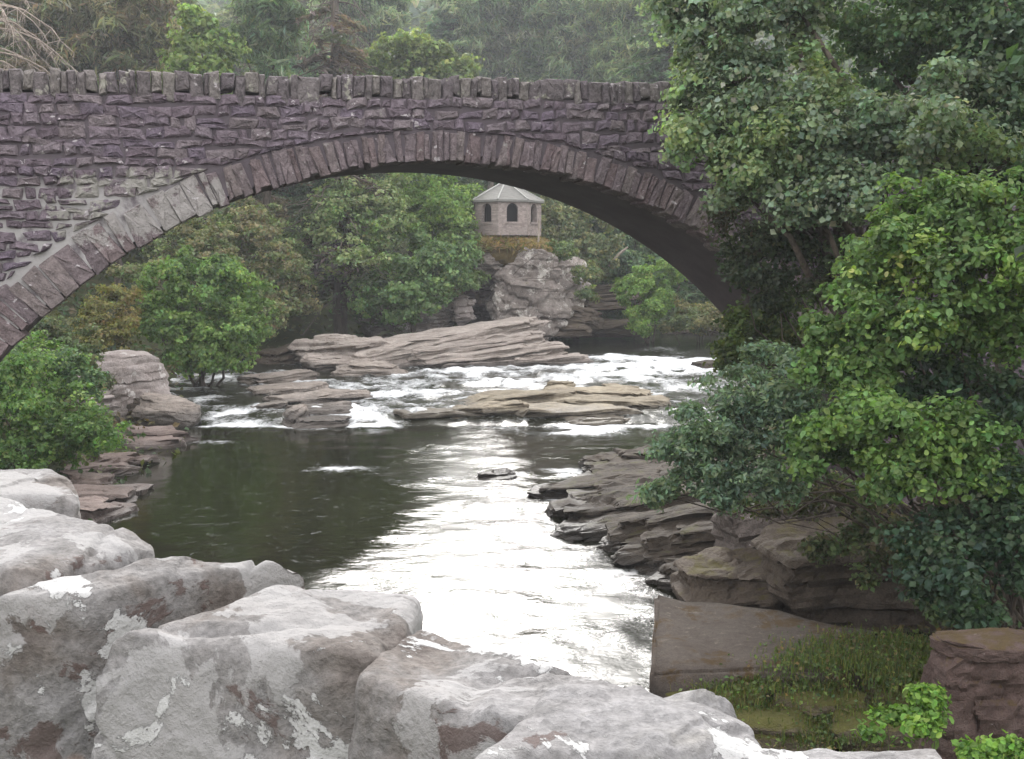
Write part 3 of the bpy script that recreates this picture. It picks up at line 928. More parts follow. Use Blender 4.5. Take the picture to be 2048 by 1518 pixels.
# ------------------------------------------------------------------ octagonal hut
HY = 64.0
hb = P(1011, 472, HY)
hut = empty('octagonal_hut', tuple(hb), 0.0)
tag(hut, 'small octagonal stone hut with grey slate roof on the cliff top', 'hut')
hr, hh_ = 2.02, P(1011, 404, HY)[2] - hb[2]
b = NB('hut_rubble')
co = b.pos()
br = b.n('ShaderNodeTexBrick')
cmb = b.n('ShaderNodeCombineXYZ')
qx = b.xyz()
b.l(b.math('ADD', qx['X'], qx['Y']), cmb.inputs[0]); b.l(qx['Z'], cmb.inputs[1])
b.l(cmb.outputs[0], br.inputs['Vector'])
br.inputs['Scale'].default_value = 3.2
br.inputs['Color1'].default_value = (0.21, 0.172, 0.158, 1); br.inputs['Color2'].default_value = (0.31, 0.262, 0.242, 1); br.inputs['Mortar'].default_value = (0.23, 0.2, 0.19, 1)
col = b.mix(0.6, br.outputs['Color'], b.ramp(b.noise(4, 5, .7), [(0.3, .6), (0.7, 1.3)]), 'MULTIPLY')
HUTW = b.done(b.principled(col, .9, b.bump(br.outputs['Fac'], -.4, .03), spec=.2))
b = NB('hut_slate')
sn = b.noise(3, 5, .65, vec=b.scaled((1, 1, 6)))
SLATE = b.done(b.principled(b.ramp(sn, [(0.3, (0.12, 0.118, 0.11)), (0.7, (0.20, 0.195, 0.18))]), .75, b.bump(sn, .5, .04), spec=.35))
b = NB('lead_trim'); LEAD = b.done(b.principled((0.30, 0.30, 0.285), .6, spec=.4))
b = NB('painted_interior_shade'); DARK = b.done(b.principled((0.02, 0.017, 0.018), .9, spec=.1))  # near-black colour stands in for the shade inside the hut
rin = hr
half = rin * math.tan(math.radians(22.5))
for i_ in range(8):
    phi = math.radians(12 + 45 * i_)                 # outward normal, measured from towards-camera to the right
    nx, ny = math.sin(phi), -math.cos(phi)
    tx, ty = math.cos(phi), math.sin(phi)
    ww, sill, spr, apx = 0.34, 0.78, 1.45, 1.86
    arch = [(-ww * math.cos(t_) ** 1.0, spr + (apx - spr) * math.sin(t_) ** 0.85) for t_ in np.linspace(0, math.pi / 2, 6)]
    L = [(-half, 0), (0, 0), (0, sill), (-ww, sill)] + arch[:-1] + [(0, apx), (0, hh_), (-half, hh_)]
    Rr = [(-x_, z_) for x_, z_ in L][::-1]
    bm = bmesh.new()
    for poly in (L, Rr):
        vs = [bm.verts.new((tx * s_ + nx * rin, ty * s_ + ny * rin, z_)) for s_, z_ in poly]
        bm.faces.new(vs)
    bmesh.ops.remove_doubles(bm, verts=bm.verts[:], dist=1e-4)
    bmesh.ops.recalc_face_normals(bm, faces=bm.faces[:])
    r_ = bmesh.ops.extrude_face_region(bm, geom=bm.faces[:])
    for v_ in [g_ for g_ in r_['geom'] if isinstance(g_, bmesh.types.BMVert)]:
        v_.co.x -= nx * .3; v_.co.y -= ny * .3
    bmesh.ops.triangulate(bm, faces=bm.faces[:])
    bmesh.ops.recalc_face_normals(bm, faces=bm.faces[:])
    me = bpy.data.meshes.new('wall_panel'); bm.to_mesh(me); bm.free()
    wp = link('wall_panel', me, HUTW, hut)
    # sill below the opening
    cx_, cy_ = nx * (rin + .02), ny * (rin + .02)
    bm = bmesh.new()
    vs = [bm.verts.new((tx * s_ + nx * (rin + o_), ty * s_ + ny * (rin + o_), z_)) for o_ in (-.1, .07) for s_, z_ in ((-ww - .08, sill - .12), (ww + .08, sill - .12), (ww + .08, sill - .01), (-ww - .08, sill - .01))]
    for fidx in ((0, 1, 2, 3), (7, 6, 5, 4), (0, 4, 5, 1), (1, 5, 6, 2), (2, 6, 7, 3), (3, 7, 4, 0)):
        bm.faces.new([vs[k_] for k_ in fidx])
    bmesh.ops.recalc_face_normals(bm, faces=bm.faces[:])
    me = bpy.data.meshes.new('window_sill'); bm.to_mesh(me); bm.free()
    link('window_sill', me, HUTW, wp)
# roof
ro = (rin + .16) / math.cos(math.radians(22.5))
apex_z = P(1006, 362, HY)[2] - hb[2]
v = [(0, 0, apex_z)]
for i_ in range(8):
    a_ = math.radians(12 + 22.5 + 45 * i_)
    v.append((math.sin(a_) * ro, -math.cos(a_) * ro, hh_ + .02))
for i_ in range(8):
    v.append((v[1 + i_][0], v[1 + i_][1], hh_ - .1))
v = np.array(v)
t3 = np.array([(0, 1 + i_, 1 + (i_ + 1) % 8) for i_ in range(8)])
q4 = np.array([(1 + i_, 9 + i_, 9 + (i_ + 1) % 8, 1 + (i_ + 1) % 8) for i_ in range(8)])
o8 = np.array([[9 + i_ for i_ in range(8)][::-1]])
roof = link('roof', mesh_np('roof', v, [t3, q4, o8], smooth=False), SLATE, hut)
for i_ in range(8):
    tv, tf = tube([v[0] + np.array([0, 0, .02]), v[1 + i_] + np.array([0, 0, .02])], [.05, .05], 6)
    link('hip_strip', mesh_np('hip_strip', tv, [tf]), LEAD, roof)
tv, tf = tube([(0, 0, apex_z - .1), (0, 0, apex_z + .05), (0, 0, apex_z + .12)], [.12, .08, .01], 8)
link('finial', mesh_np('finial', tv, [tf]), LEAD, roof)
fl = np.array([(math.sin(math.radians(34.5 + 45 * i_)) * 2.1, -math.cos(math.radians(34.5 + 45 * i_)) * 2.1, .05) for i_ in range(8)])
link('floor', mesh_np('hut_floor', fl, [np.array([list(range(8))])], smooth=False), DARK, hut)
v = np.array([(math.sin(math.radians(34.5 + 45 * i_)) * 1.35, -math.cos(math.radians(34.5 + 45 * i_)) * 1.35, z_) for z_ in (.06, hh_ - .05) for i_ in range(8)])
link('dark_window_core', mesh_np('dark_window_core', v, [np.array([(i_, (i_ + 1) % 8, 8 + (i_ + 1) % 8, 8 + i_) for i_ in range(8)])], smooth=False), DARK, hut)  # black core added behind the openings so the windows look dark
# knoll of rusty grass the hut stands on
b = NB('rusty_grass_turf')
gn = b.noise(3, 6, .7)
TURF = b.done(b.principled(b.ramp(gn, [(0.3, (0.10, 0.075, 0.03)), (0.55, (0.17, 0.125, 0.05)), (0.75, (0.13, 0.14, 0.035))]), .95, b.bump(b.noise(20, 4), 1, .06), spec=.1))
kn = rock('grassy_knoll', None, (hb[0] - .3, HY + 1.2, hb[2] - .95), (6.6, 7.4, 2.2), (0, 0, 0), TURF, 501, n=40, k=3.0, rough=.16, facets=0)
tag(kn, 'rust coloured grassy knoll that the hut stands on', 'knoll')
a_ = P(1078, 440, 62.3); c_ = P(1076, 512, 62.3)
tv, tf = tube([c_ - c_, (a_ - c_)], [.06, .05], 8)
tag(link('wooden_post', mesh_np('wooden_post', tv, [tf]), DEADWOOD, None, tuple(c_)), 'thin pale post standing at the right corner of the hut', 'post')
rock('stone_stub', 'low pale stone wall stub left of the hut', P(936, 448, 63.5), (.5, .5, 1.7), (0, 0, 0), HUTW, 510, cat='wall', n=12, k=6, rough=.05)

# ------------------------------------------------------------------ foreground parapet
b = NB('lichened_parapet_stone')
n1 = b.noise(3.5, 7, .62, dist=.5); n2 = b.noise(16, 6, .68); n3 = b.noise(85, 4, .65); n4 = b.noise(4.5, 8, .6, dist=.5)
col = b.ramp(n1, [(0.30, (0.08, 0.066, 0.06)), (0.40, (0.135, 0.12, 0.111)), (0.50, (0.178, 0.17, 0.167)), (0.66, (0.215, 0.21, 0.212)), (0.8, (0.19, 0.18, 0.158))])
col = b.mix(.8, col, b.ramp(n2, [(0.32, .7), (0.68, 1.2)]), 'MULTIPLY')
col = b.mix(.75, col, b.ramp(n3, [(0.33, .62), (0.67, 1.3)]), 'MULTIPLY')
nz = b.normal_z()
dk = b.step(b.math('SUBTRACT', b.noise(5.5, 7, .68, dist=.6), b.math('MULTIPLY', nz, .06)), .545, .575)
col = b.mix(b.math('MULTIPLY', dk, .75), col, (0.085, 0.058, 0.052))
pg = b.step(n4, .52, .54)
col = b.mix(b.math('MULTIPLY', pg, .7), col, (0.295, 0.29, 0.288))
wl_ = b.noise(5.2, 9, .66, dist=.35)
w2_ = b.step(wl_, .585, .60)
col = b.mix(b.math('MULTIPLY', w2_, .92), col, b.mix(n2, (0.33, 0.327, 0.322), (0.50, 0.50, 0.50)))
og = b.step(b.noise(3.1, 4, .5, vec=b.scaled((1.3, 1, 1))), .68, .73)
col = b.mix(b.math('MULTIPLY', og, .6), col, (0.36, 0.17, 0.09))
h = b.math('ADD', b.math('MULTIPLY', n2, .6), b.math('MULTIPLY', n3, .35))
h = b.math('ADD', h, b.math('MULTIPLY', w2_, .12))
h = b.math('ADD', h, b.math('MULTIPLY', b.math('ADD', pg, dk), .06))
PARAPET = b.done(b.principled(col, .9, b.bump(h, 1.0, .014), spec=.2))
par = empty('parapet_wall', (-0.2, 1.35, 5.0))
tag(par, 'pale lichened rough stone parapet along the bottom of the view', 'wall')


def cope(tops, ztops, drop, seed, name='coping_stone', out=0.03, n=52, rough=0.026, k=13.0):
    """tops: px of far-left, far-right, near-right, near-left top corners, ztops their heights"""
    t = np.array([G(px_, py_, z_) for (px_, py_), z_ in zip(tops, ztops)])
    bt = t.copy(); bt[:, 2] -= drop
    bt[2:, :2] += np.array([-.7, -.7]) * out
    if n not in CS: CS[n] = cube_sphere(n)
    c, f = CS[n]
    q = c / (np.sum(np.abs(c) ** k, 1) ** (1 / k))[:, None]
    s, r, h_ = (q[:, 0] + 1) / 2, (q[:, 1] + 1) / 2, (q[:, 2] + 1) / 2
    def bil(cn):
        return ((1 - s) * (1 - r))[:, None] * cn[3] + (s * (1 - r))[:, None] * cn[2] + (s * r)[:, None] * cn[1] + ((1 - s) * r)[:, None] * cn[0]
    v = bil(t) * h_[:, None] + bil(bt) * (1 - h_)[:, None]
    cen = v.mean(0)
    rs_ = np.random.default_rng(seed + 900)
    for _ in range(6):
        pn = rs_.normal(size=3); pn /= np.linalg.norm(pn)
        ex = (v - cen) @ pn; ex = ex - ex.max() * rs_.uniform(.93, .99)
        v = v - pn * np.maximum(ex, 0)[:, None]
    nrm = v - cen; nrm /= np.linalg.norm(nrm, axis=1)[:, None]
    w = v * 1.0 + seed * 3.1
    d = rough * (0.55 * fbm(w * 4.0, 2, seed) + 0.09 * fbm(w * 13, 4, seed + 9))
    rd = 1 - np.abs(vnoise(w * np.array([5, 5, 7.0]), seed + 50))
    d -= 0.012 * np.clip((rd - .9) / .1, 0, 1)
    d += 0.003 * fbm(w * 34, 3, seed + 77)
    lay = np.floor((v[:, 2] + 0.3 * v[:, 0] + .02 * fbm(w * 6, 2, seed + 4)) / .07)
    d += 0.006 * _hash(lay.astype(np.int64), lay.astype(np.int64) * 0, lay.astype(np.int64) * 0, seed)
    t_ = fbm(w * 6.5, 4, seed + 31) * 2.6
    fl_ = np.floor(t_); fr_ = t_ - fl_
    d += 0.0018 * (fl_ + np.clip((fr_ - .84) / .16, 0, 1))
    v = v + nrm * d[:, None]
    o = link(name, mesh_np(name, v - np.array(par.location), [f]), PARAPET, par)
    return o


Z0 = 5.55
cope([(-420, 880), (150, 938), (160, 985), (-330, 990)], [5.56, 5.55, 5.56, 5.56], .30, 1)
cope([(-60, 968), (335, 1070), (40, 1150), (-330, 1070)], [5.565, 5.545, 5.55, 5.56], .5, 2)
cope([(300, 1118), (630, 1100), (165, 1195), (-60, 1180)], [5.55, 5.535, 5.535, 5.55], .5, 3)
cope([(560, 1160), (850, 1180), (790, 1310), (165, 1262)], [5.55, 5.54, 5.54, 5.545], .5, 4, n=62)
cope([(830, 1222), (1310, 1368), (1060, 1470), (680, 1325)], [5.54, 5.53, 5.535, 5.545], .5, 5)
cope([(1090, 1378), (1480, 1376), (1540, 1500), (900, 1540)], [5.555, 5.55, 5.545, 5.555], .5, 6, n=62)
cope([(1480, 1464), (1930, 1490), (1980, 1690), (1330, 1660)], [5.545, 5.545, 5.545, 5.545], .5, 7)
cope([(1980, 1525), (2500, 1600), (2600, 1900), (2000, 1750)], [5.54, 5.54, 5.545, 5.545], .5, 8, n=40)

# ------------------------------------------------------------------ vegetation
KITE = np.array([(0, 0, 0), (-.5, .45, .10), (0, 1, -.05), (.5, .45, .10)])
OVAL = np.array([(0, 0, 0), (-.42, .25, .07), (-.40, .68, .06), (0, 1, -.08), (.40, .68, .06), (.42, .25, .07)])


def leaves(c, nrm, size, aspect, cols, rng, oval=False, droop=0.3):
    n = len(c)
    t = rng.normal(size=(n, 3))
    t[:, 2] -= droop
    t -= nrm * np.sum(t * nrm, 1)[:, None]
    t /= np.linalg.norm(t, axis=1)[:, None] + 1e-9
    bx = np.cross(t, nrm)
    L = OVAL if oval else KITE
    k = len(L)
    S = size[:, None, None]
    cols = np.clip(cols * 1.35 * np.exp(rng.normal(0, .10, (n, 3)) * np.array([1, .3, 1])), 0, .42)
    v = c[:, None] + S * (L[None, :, 0:1] * aspect * bx[:, None] + (L[None, :, 1:2] - .5) * t[:, None] + L[None, :, 2:3] * nrm[:, None])
    i = np.arange(n)[:, None] * k
    if oval:
        f = np.concatenate([i + np.array([0, 3, 2, 1]), i + np.array([0, 5, 4, 3])])
    else:
        f = np.concatenate([i + np.array([0, 2, 1]), i + np.array([0, 3, 2])])
    return v.reshape(-1, 3), f, np.repeat(cols, k, 0)


def unit(rng, n):
    d = rng.normal(size=(n, 3))
    return d / np.linalg.norm(d, axis=1)[:, None]


def crown_geo(lobes, pal, rng, clump_r, per_clump, leaf, dens=1.0, aspect=.75, oval=False, up=.45, jit=.95, flat=.6, fill=.25, colvar=.24, droop=.3, hole=-.12):
    """lobes: (centre, radius vec). clumps of leaves over the lobes' shells and some inside"""
    Cc, No = [], []
    for c, r in lobes:
        area = 4 * math.pi * (np.mean(r) ** 2)
        n = max(6, int(dens * area / (clump_r ** 2 * 1.6)))
        d = unit(rng, n)
        rr = 0.88 + .26 * vnoise(d * 2.6 + c, 3) + rng.normal(0, .09, n)
        Cc.append(c + d * r * rr[:, None]); No.append(d)
        m = int(n * fill)
        d = unit(rng, m)
        Cc.append(c + d * r * (rng.random(m) ** .5 * .8)[:, None]); No.append(d)
    Cc, No = np.concatenate(Cc), np.concatenate(No)
    kp = vnoise(Cc / (clump_r * 2.6) + 7.7, 12) + .5 * vnoise(Cc / (clump_r * 1.2) + 2.1, 13) > hole
    Cc, No = Cc[kp], No[kp]
    pal = np.array(pal)
    pn = vnoise(Cc / (clump_r * 5) + 31, 8) * .5 + .5
    pi = np.clip(pn * len(pal) + rng.normal(0, .5, len(Cc)), 0, len(pal) - 1e-3)
    cc = pal[pi.astype(int)] * np.exp(rng.normal(0, colvar, len(Cc)))[:, None]
    k = rng.poisson(per_clump, len(Cc)) + 2
    ci = np.repeat(np.arange(len(Cc)), k)
    n = len(ci)
    d = unit(rng, n)
    cr = clump_r * np.exp(rng.normal(0, .25, len(Cc)))
    off = d * (rng.random(n) ** .45)[:, None] * cr[ci][:, None] * np.array([1, 1, flat])
    pos = Cc[ci] + off
    nrm = No[ci] * .5 + d * .45 + np.array([0, 0, up]) + rng.normal(0, jit * .5, (n, 3))
    nrm /= np.linalg.norm(nrm, axis=1)[:, None]
    cols = cc[ci] * np.exp(rng.normal(0, colvar * .7, n))[:, None]
    sz = leaf * np.clip(np.exp(rng.normal(0, .34, n)), .45, 1.55)
    return leaves(pos, nrm, sz, aspect, cols, rng, oval, droop), Cc


def limb_path(a, c, rng, n=6, wob=.08):
    t = np.linspace(0, 1, n)[:, None]
    L = np.linalg.norm(c - a)
    p = a + (c - a) * t
    p[1:-1] += rng.normal(0, wob * L, (n - 2, 3)) * .5
    p[:, 2] += np.sin(t[:, 0] * math.pi) * L * .08
    return p


def broadleaf(name, label, cat, lobes_px, base_px, pal, seed, clump_r=.35, per=16, leaf=.11, dens=1.0, trunk_r=.12, stems=1, group=None, squash=(1, 1, .9), woodmat=None, twigs=30, tk='trunk', ck='crown', sat=6, **kw):
    rng = np.random.default_rng(seed)
    base = np.asarray(base_px, float)
    lobes = []
    for (px_, py_, Y_, r_) in lobes_px:
        rad = r_ * Y_ / F
        c0 = P(px_, py_, Y_) - base
        lobes.append((c0, .86 * rad * np.array(squash) * rng.uniform(.85, 1.12, 3)))
        for dd in unit(rng, sat):
            dd[2] = dd[2] * .7 + .15
            lobes.append((c0 + dd * rad * rng.uniform(.75, 1.22), rad * rng.uniform(.16, .44) * np.array([1.1, 1.1, .8])))
    nl = len(lobes_px)
    (v, f, cl), Cc = crown_geo(lobes, pal, rng, clump_r, per, leaf, dens, **kw)
    t = empty(name, tuple(base))
    tag(t, label, cat, group)
    link(ck, mesh_np(ck, v, [f], smooth=False, cols=cl), LEAF, t)
    parts = []
    cen = np.mean([c for c, r in lobes[::sat + 1]], 0)
    if stems == 1:
        top = cen * np.array([.8, .8, .75])
        pp = limb_path(np.array([0, 0, -.3]), top, rng, 8, .05)
        parts.append(tube(pp, np.linspace(trunk_r, trunk_r * .5, 8), 8))
        for c, r in lobes[::sat + 1]:
            parts.append(tube(limb_path(pp[rng.integers(4, 8)], c, rng, 6), np.linspace(trunk_r * .45, trunk_r * .12, 6), 5))
    else:
        for c, r in lobes[::sat + 1]:
            a = np.array([rng.normal(0, trunk_r * 1.5), rng.normal(0, trunk_r * 1.5), -.2])
            parts.append(tube(limb_path(a, c, rng, 7, .06), np.linspace(trunk_r * .5, trunk_r * .12, 7), 5))
    for _ in range(twigs):
        c, r = lobes[rng.integers(len(lobes))]
        e = Cc[rng.integers(len(Cc))]
        if np.linalg.norm(e - c) < 2.2 * r[0]:
            parts.append(tube(limb_path(c, e, rng, 4, .1), np.linspace(trunk_r * .13, trunk_r * .05, 4), 4))
    v, f = join(parts)
    link(tk, mesh_np(tk, v, f), woodmat or BARK, t)
    return t


# conifer kinds, shared meshes
def conifer_mesh(seed, h, rad, pal, n_br, droop, spray, base_f=.12, dead=0.0, thin=.15, per=48):
    rng = np.random.default_rng(seed)
    parts = [tube([(0, 0, -1), (rng.normal(0, .1), rng.normal(0, .1), h * .5), (0, 0, h)], [h * .014, h * .009, .02], 7)]
    Vp, Np, Cp, Sp = [], [], [], []
    pal = np.array(pal)
    for k in range(n_br):
        t = base_f + (1 - base_f) * (k + rng.random()) / n_br
        z = t * h
        L = rad * (1 - t) ** .75 * rng.uniform(.65, 1.15) + .4
        an = rng.random() * 2 * math.pi
        d = np.array([math.cos(an), math.sin(an), 0])
        s = np.linspace(0, 1, 7)
        pth = np.array([0, 0, z]) + d * (s * L)[:, None] + np.array([0, 0, 1.0]) * (-droop * L * s ** 1.5 + .18 * droop * L * s ** 4)[:, None]
        pth += rng.normal(0, .04 * L, (7, 3)) * s[:, None]
        parts.append(tube(pth, np.linspace(.035 + L * .008, .012, 7), 4))
        if rng.random() < dead: continue
        m = int(per * L)
        st = rng.uniform(.12, 1.0, m)
        i0 = np.minimum((st * 6).astype(int), 5)
        fr = (st * 6 - i0)[:, None]
        p = pth[i0] * (1 - fr) + pth[i0 + 1] * fr
        side = np.cross(d, [0, 0, 1.0])
        w = rng.normal(0, .20 * L, m) * (1 - .55 * st)
        p = p + side * w[:, None] + np.array([0, 0, 1.0]) * (-np.abs(rng.normal(0, .10 * L, m)) * .8 - .12 * np.abs(w))[:, None]
        nn = np.array([0, 0, 1.0]) + d * .3 + rng.normal(0, .45, (m, 3))
        nn /= np.linalg.norm(nn, axis=1)[:, None]
        c = pal[rng.integers(len(pal))] * math.exp(rng.normal(0, .2))
        Vp.append(p); Np.append(nn); Cp.append(np.tile(c, (m, 1)) * np.exp(rng.normal(0, .2, (m, 1)))); Sp.append(spray * np.exp(rng.normal(0, .3, m)))
    v, f, cl = leaves(np.concatenate(Vp), np.concatenate(Np), np.concatenate(Sp), thin * 2.2, np.concatenate(Cp), rng, False, .9)
    cm = mesh_np('conifer_crown', v, [f], smooth=False, cols=cl)
    tv, tf = join(parts)
    return mesh_np('conifer_trunk', tv, tf), cm


SPR_G = [(0.061, 0.101, 0.057), (0.081, 0.128, 0.070), (0.101, 0.135, 0.081)]
SPR_B = [(0.115, 0.108, 0.074), (0.101, 0.115, 0.068), (0.149, 0.121, 0.088)]
SPR_BL = [(0.081, 0.135, 0.092), (0.101, 0.162, 0.101), (0.068, 0.115, 0.081)]
SPR_P = [(0.135, 0.176, 0.101), (0.115, 0.155, 0.101), (0.162, 0.189, 0.115)]
SPR_D = [(0.068, 0.054, 0.054), (0.088, 0.068, 0.061), (0.061, 0.074, 0.047)]
KIND = {
    'spruce': conifer_mesh(1, 22, 4.6, SPR_G, 190, .32, .42),
    'brown': conifer_mesh(2, 22, 5.0, SPR_B, 170, .35, .42, dead=.25),
    'blue': conifer_mesh(3, 22, 4.4, SPR_BL, 200, .18, .40),
    'larch': conifer_mesh(4, 24, 5.2, SPR_P, 190, .28, .42, thin=.10, dead=.1),
    'dark': conifer_mesh(5, 22, 4.2, SPR_D, 130, .5, .42, dead=.5),
}


def conifer(name, label, kind, px_, Y_, top_py, seed, group=None, wide=1.0, wood=None, cat='tree'):
    tm, cm = KIND[kind]
    top = P(px_, top_py, Y_)
    bz = float(ground_z([top[0]], [Y_])[0]) - .3
    h = top[2] - bz
    s = h / (24 if kind == 'larch' else 22)
    t = empty(name, (top[0], Y_, bz), seed * 2.399)
    tag(t, label, cat, group)
    a = link('trunk', tm, wood or BARK, t); c = link('crown', cm, LEAF, t)
    for o in (a, c): o.scale = (s * wide, s * wide, s)
    return t


conifer('pine_tree', 'brown dry conifer with pale drooping limbs at the left edge above the bridge', 'brown', 30, 62, -260, 1, wide=1.1, wood=DEADWOOD)
conifer('pine_tree', 'thin grey brown conifer right of the dry limbs above the bridge', 'brown', 165, 70, -240, 2, wide=1.1)
conifer('pine_tree', 'brownish green conifer just left of the bright maple', 'brown', 285, 74, -260, 3, wide=1.15)
conifer('fir_tree', 'blue green fir right of the bright maple above the bridge', 'blue', 555, 84, -110, 4, wide=1.1)
conifer('dead_conifer', 'dark purple brown half dead conifer beside the blue green fir', 'dark', 665, 60, -150, 5, wide=1.1, wood=BARK)
conifer('spruce_tree', 'dark spruce peeping between the larches and the leafy tree', 'spruce', 1345, 76, -120, 10, wide=1.2)
conifer('spruce_tree', 'green spruce behind the hut and its slate roof', 'spruce', 1120, 74, 230, 11, wide=1.2)
conifer('spruce_tree', 'shaded spruce right of the hut under the arch', 'spruce', 1195, 76, 250, 12, wide=1.2)
conifer('spruce_tree', 'dark spruce close left of the hut behind the bushes', 'spruce', 905, 78, 180, 13, wide=1.2)
conifer('pine_tree', 'dry brown conifer seen under the left half of the arch', 'brown', 500, 78, 120, 14, wide=1.2)
conifer('spruce_tree', 'dull green spruce behind the bushes under the left arch', 'spruce', 640, 80, 100, 15, wide=1.2)
conifer('spruce_tree', 'green spruce under the arch between dull bushes', 'larch', 760, 84, 140, 16, wide=1.2)
rb = np.random.default_rng(77)
ks = ['larch', 'spruce', 'larch', 'blue', 'brown']
for k_, (px_, Y_, top_, kd, lab) in enumerate([
    (-60, 112, -90, 'brown', 'far brown conifer behind the dry limbs at the left edge'), (95, 108, -80, 'spruce', 'far dark spruce seen between the two brown pines at left'),
    (330, 118, -60, 'spruce', 'far spruce in the gap left of the maple top'), (470, 112, -70, 'larch', 'far larch between the maple and the blue green fir'),
    (620, 120, -50, 'brown', 'far dull conifer behind the half dead one'), (690, 108, -60, 'larch', 'far conifer between the half dead tree and the yellow bush'),
    (850, 125, 24, 'larch', 'far low topped conifer under the small gap of sky'), (900, 110, -60, 'blue', 'far conifer just right of the yellow green bush'),
    (1075, 120, -40, 'spruce', 'far conifer between the two misty larches'), (1205, 115, -50, 'larch', 'far conifer left of the larch at the bridge end'),
    (1400, 110, -80, 'spruce', 'far conifer behind the top of the big leafy tree')]):
    conifer('distant_conifer', lab, kd, px_, Y_, top_, 30 + k_, group='distant conifers of the wood behind the bridge', wide=1.35)
for k_ in range(6):
    conifer('hillside_conifer', 'shaded conifer on the hillside left of the river pool', 'spruce', -480 + k_ * 45 + rb.uniform(-15, 15), rb.uniform(40, 66), -250, 80 + k_, group='conifers on the left hillside', wide=1.2)

def dead_tree(name, label, px_, Y_, y_lo, y_hi, side, seed, n=26, wood=None, length=(2.2, 4.5)):
    rng = np.random.default_rng(seed)
    base = gp(px_, Y_)
    t = tag(empty(name, tuple(base)), label, 'tree')
    top = P(px_, y_hi - 60, Y_) - base
    tr = limb_path(np.array([0, 0, -.4]), top, rng, 10, .012)
    tv, tf = tube(tr, np.linspace(.34, .10, 10), 8)
    link('trunk', mesh_np('trunk', tv, [tf]), wood, t)
    for k in range(n):
        z = P(px_, rng.uniform(y_hi, y_lo), Y_)[2] - base[2]
        a = np.array([np.interp(z, tr[:, 2], tr[:, 0]), np.interp(z, tr[:, 2], tr[:, 1]), z])
        L = rng.uniform(*length)
        an = rng.uniform(-1.3, 1.0) if side > 0 else rng.uniform(0, 6.28)
        d = np.array([math.cos(an), math.sin(an), 0])
        q = np.linspace(0, 1, 8)[:, None]
        pth = a + d * L * q + np.array([0, 0, 1.0]) * (.12 * L * q - .75 * L * q ** 2) + rng.normal(0, .05, (8, 3)) * q * L * .5
        ps = [tube(pth, np.linspace(.055, .015, 8), 5)]
        for m in range(14):
            i0 = rng.integers(2, 8)
            e = pth[i0] + np.array([rng.normal(0, .35), rng.normal(0, .35), -rng.uniform(.3, 1.0)])
            ps.append(tube([pth[i0], (pth[i0] + e) / 2 + rng.normal(0, .06, 3), e], [.018, .013, .006], 4))
        tv, tf = join(ps)
        link('branch', mesh_np('branch', tv, tf), wood, t)
    return t


PALEWOOD = bark_mat('pale_dead_wood', (0.20, 0.16, 0.135), (0.38, 0.32, 0.27))


def gp(px_, Y_, dz=0.0):
    x_ = (px_ - CX) / F * Y_
    return np.array([x_, Y_, float(ground_z([x_], [Y_])[0]) + dz])


dead_tree('dead_pine', 'bare pale drooping dead limbs at the far left above the parapet', -15, 50, 150, -60, 1, 901, 16, PALEWOOD)
dead_tree('dead_pine', 'brown bare branches hanging between the fir and the yellow bush', 672, 70, 120, -60, 0, 902, 20, BARK, (1.8, 3.4))
MAPLE = [(0.115, 0.165, 0.045), (0.135, 0.19, 0.055), (0.10, 0.145, 0.05)]
MID = [(0.084, 0.144, 0.048), (0.066, 0.120, 0.042), (0.102, 0.162, 0.060)]
DULL = [(0.084, 0.114, 0.054), (0.102, 0.108, 0.054), (0.072, 0.102, 0.060)]
BLUEG = [(0.10, 0.15, 0.10), (0.115, 0.17, 0.115), (0.125, 0.175, 0.105), (0.09, 0.135, 0.095)]
GREY = [(0.135, 0.175, 0.12), (0.11, 0.155, 0.10), (0.15, 0.19, 0.13), (0.125, 0.175, 0.09), (0.15, 0.195, 0.09)]
YEL = [(0.125, 0.16, 0.05), (0.11, 0.145, 0.05), (0.095, 0.125, 0.05)]
LIME = [(0.125, 0.195, 0.05), (0.10, 0.165, 0.05), (0.085, 0.14, 0.05), (0.145, 0.21, 0.055)]
OLIVE = [(0.120, 0.120, 0.036), (0.102, 0.102, 0.036), (0.144, 0.120, 0.042)]
DARKG = [(0.030, 0.060, 0.034), (0.042, 0.072, 0.036), (0.036, 0.066, 0.042)]


def gp(px_, Y_, dz=0.0):
    x_ = (px_ - CX) / F * Y_
    return np.array([x_, Y_, float(ground_z([x_], [Y_])[0]) + dz])


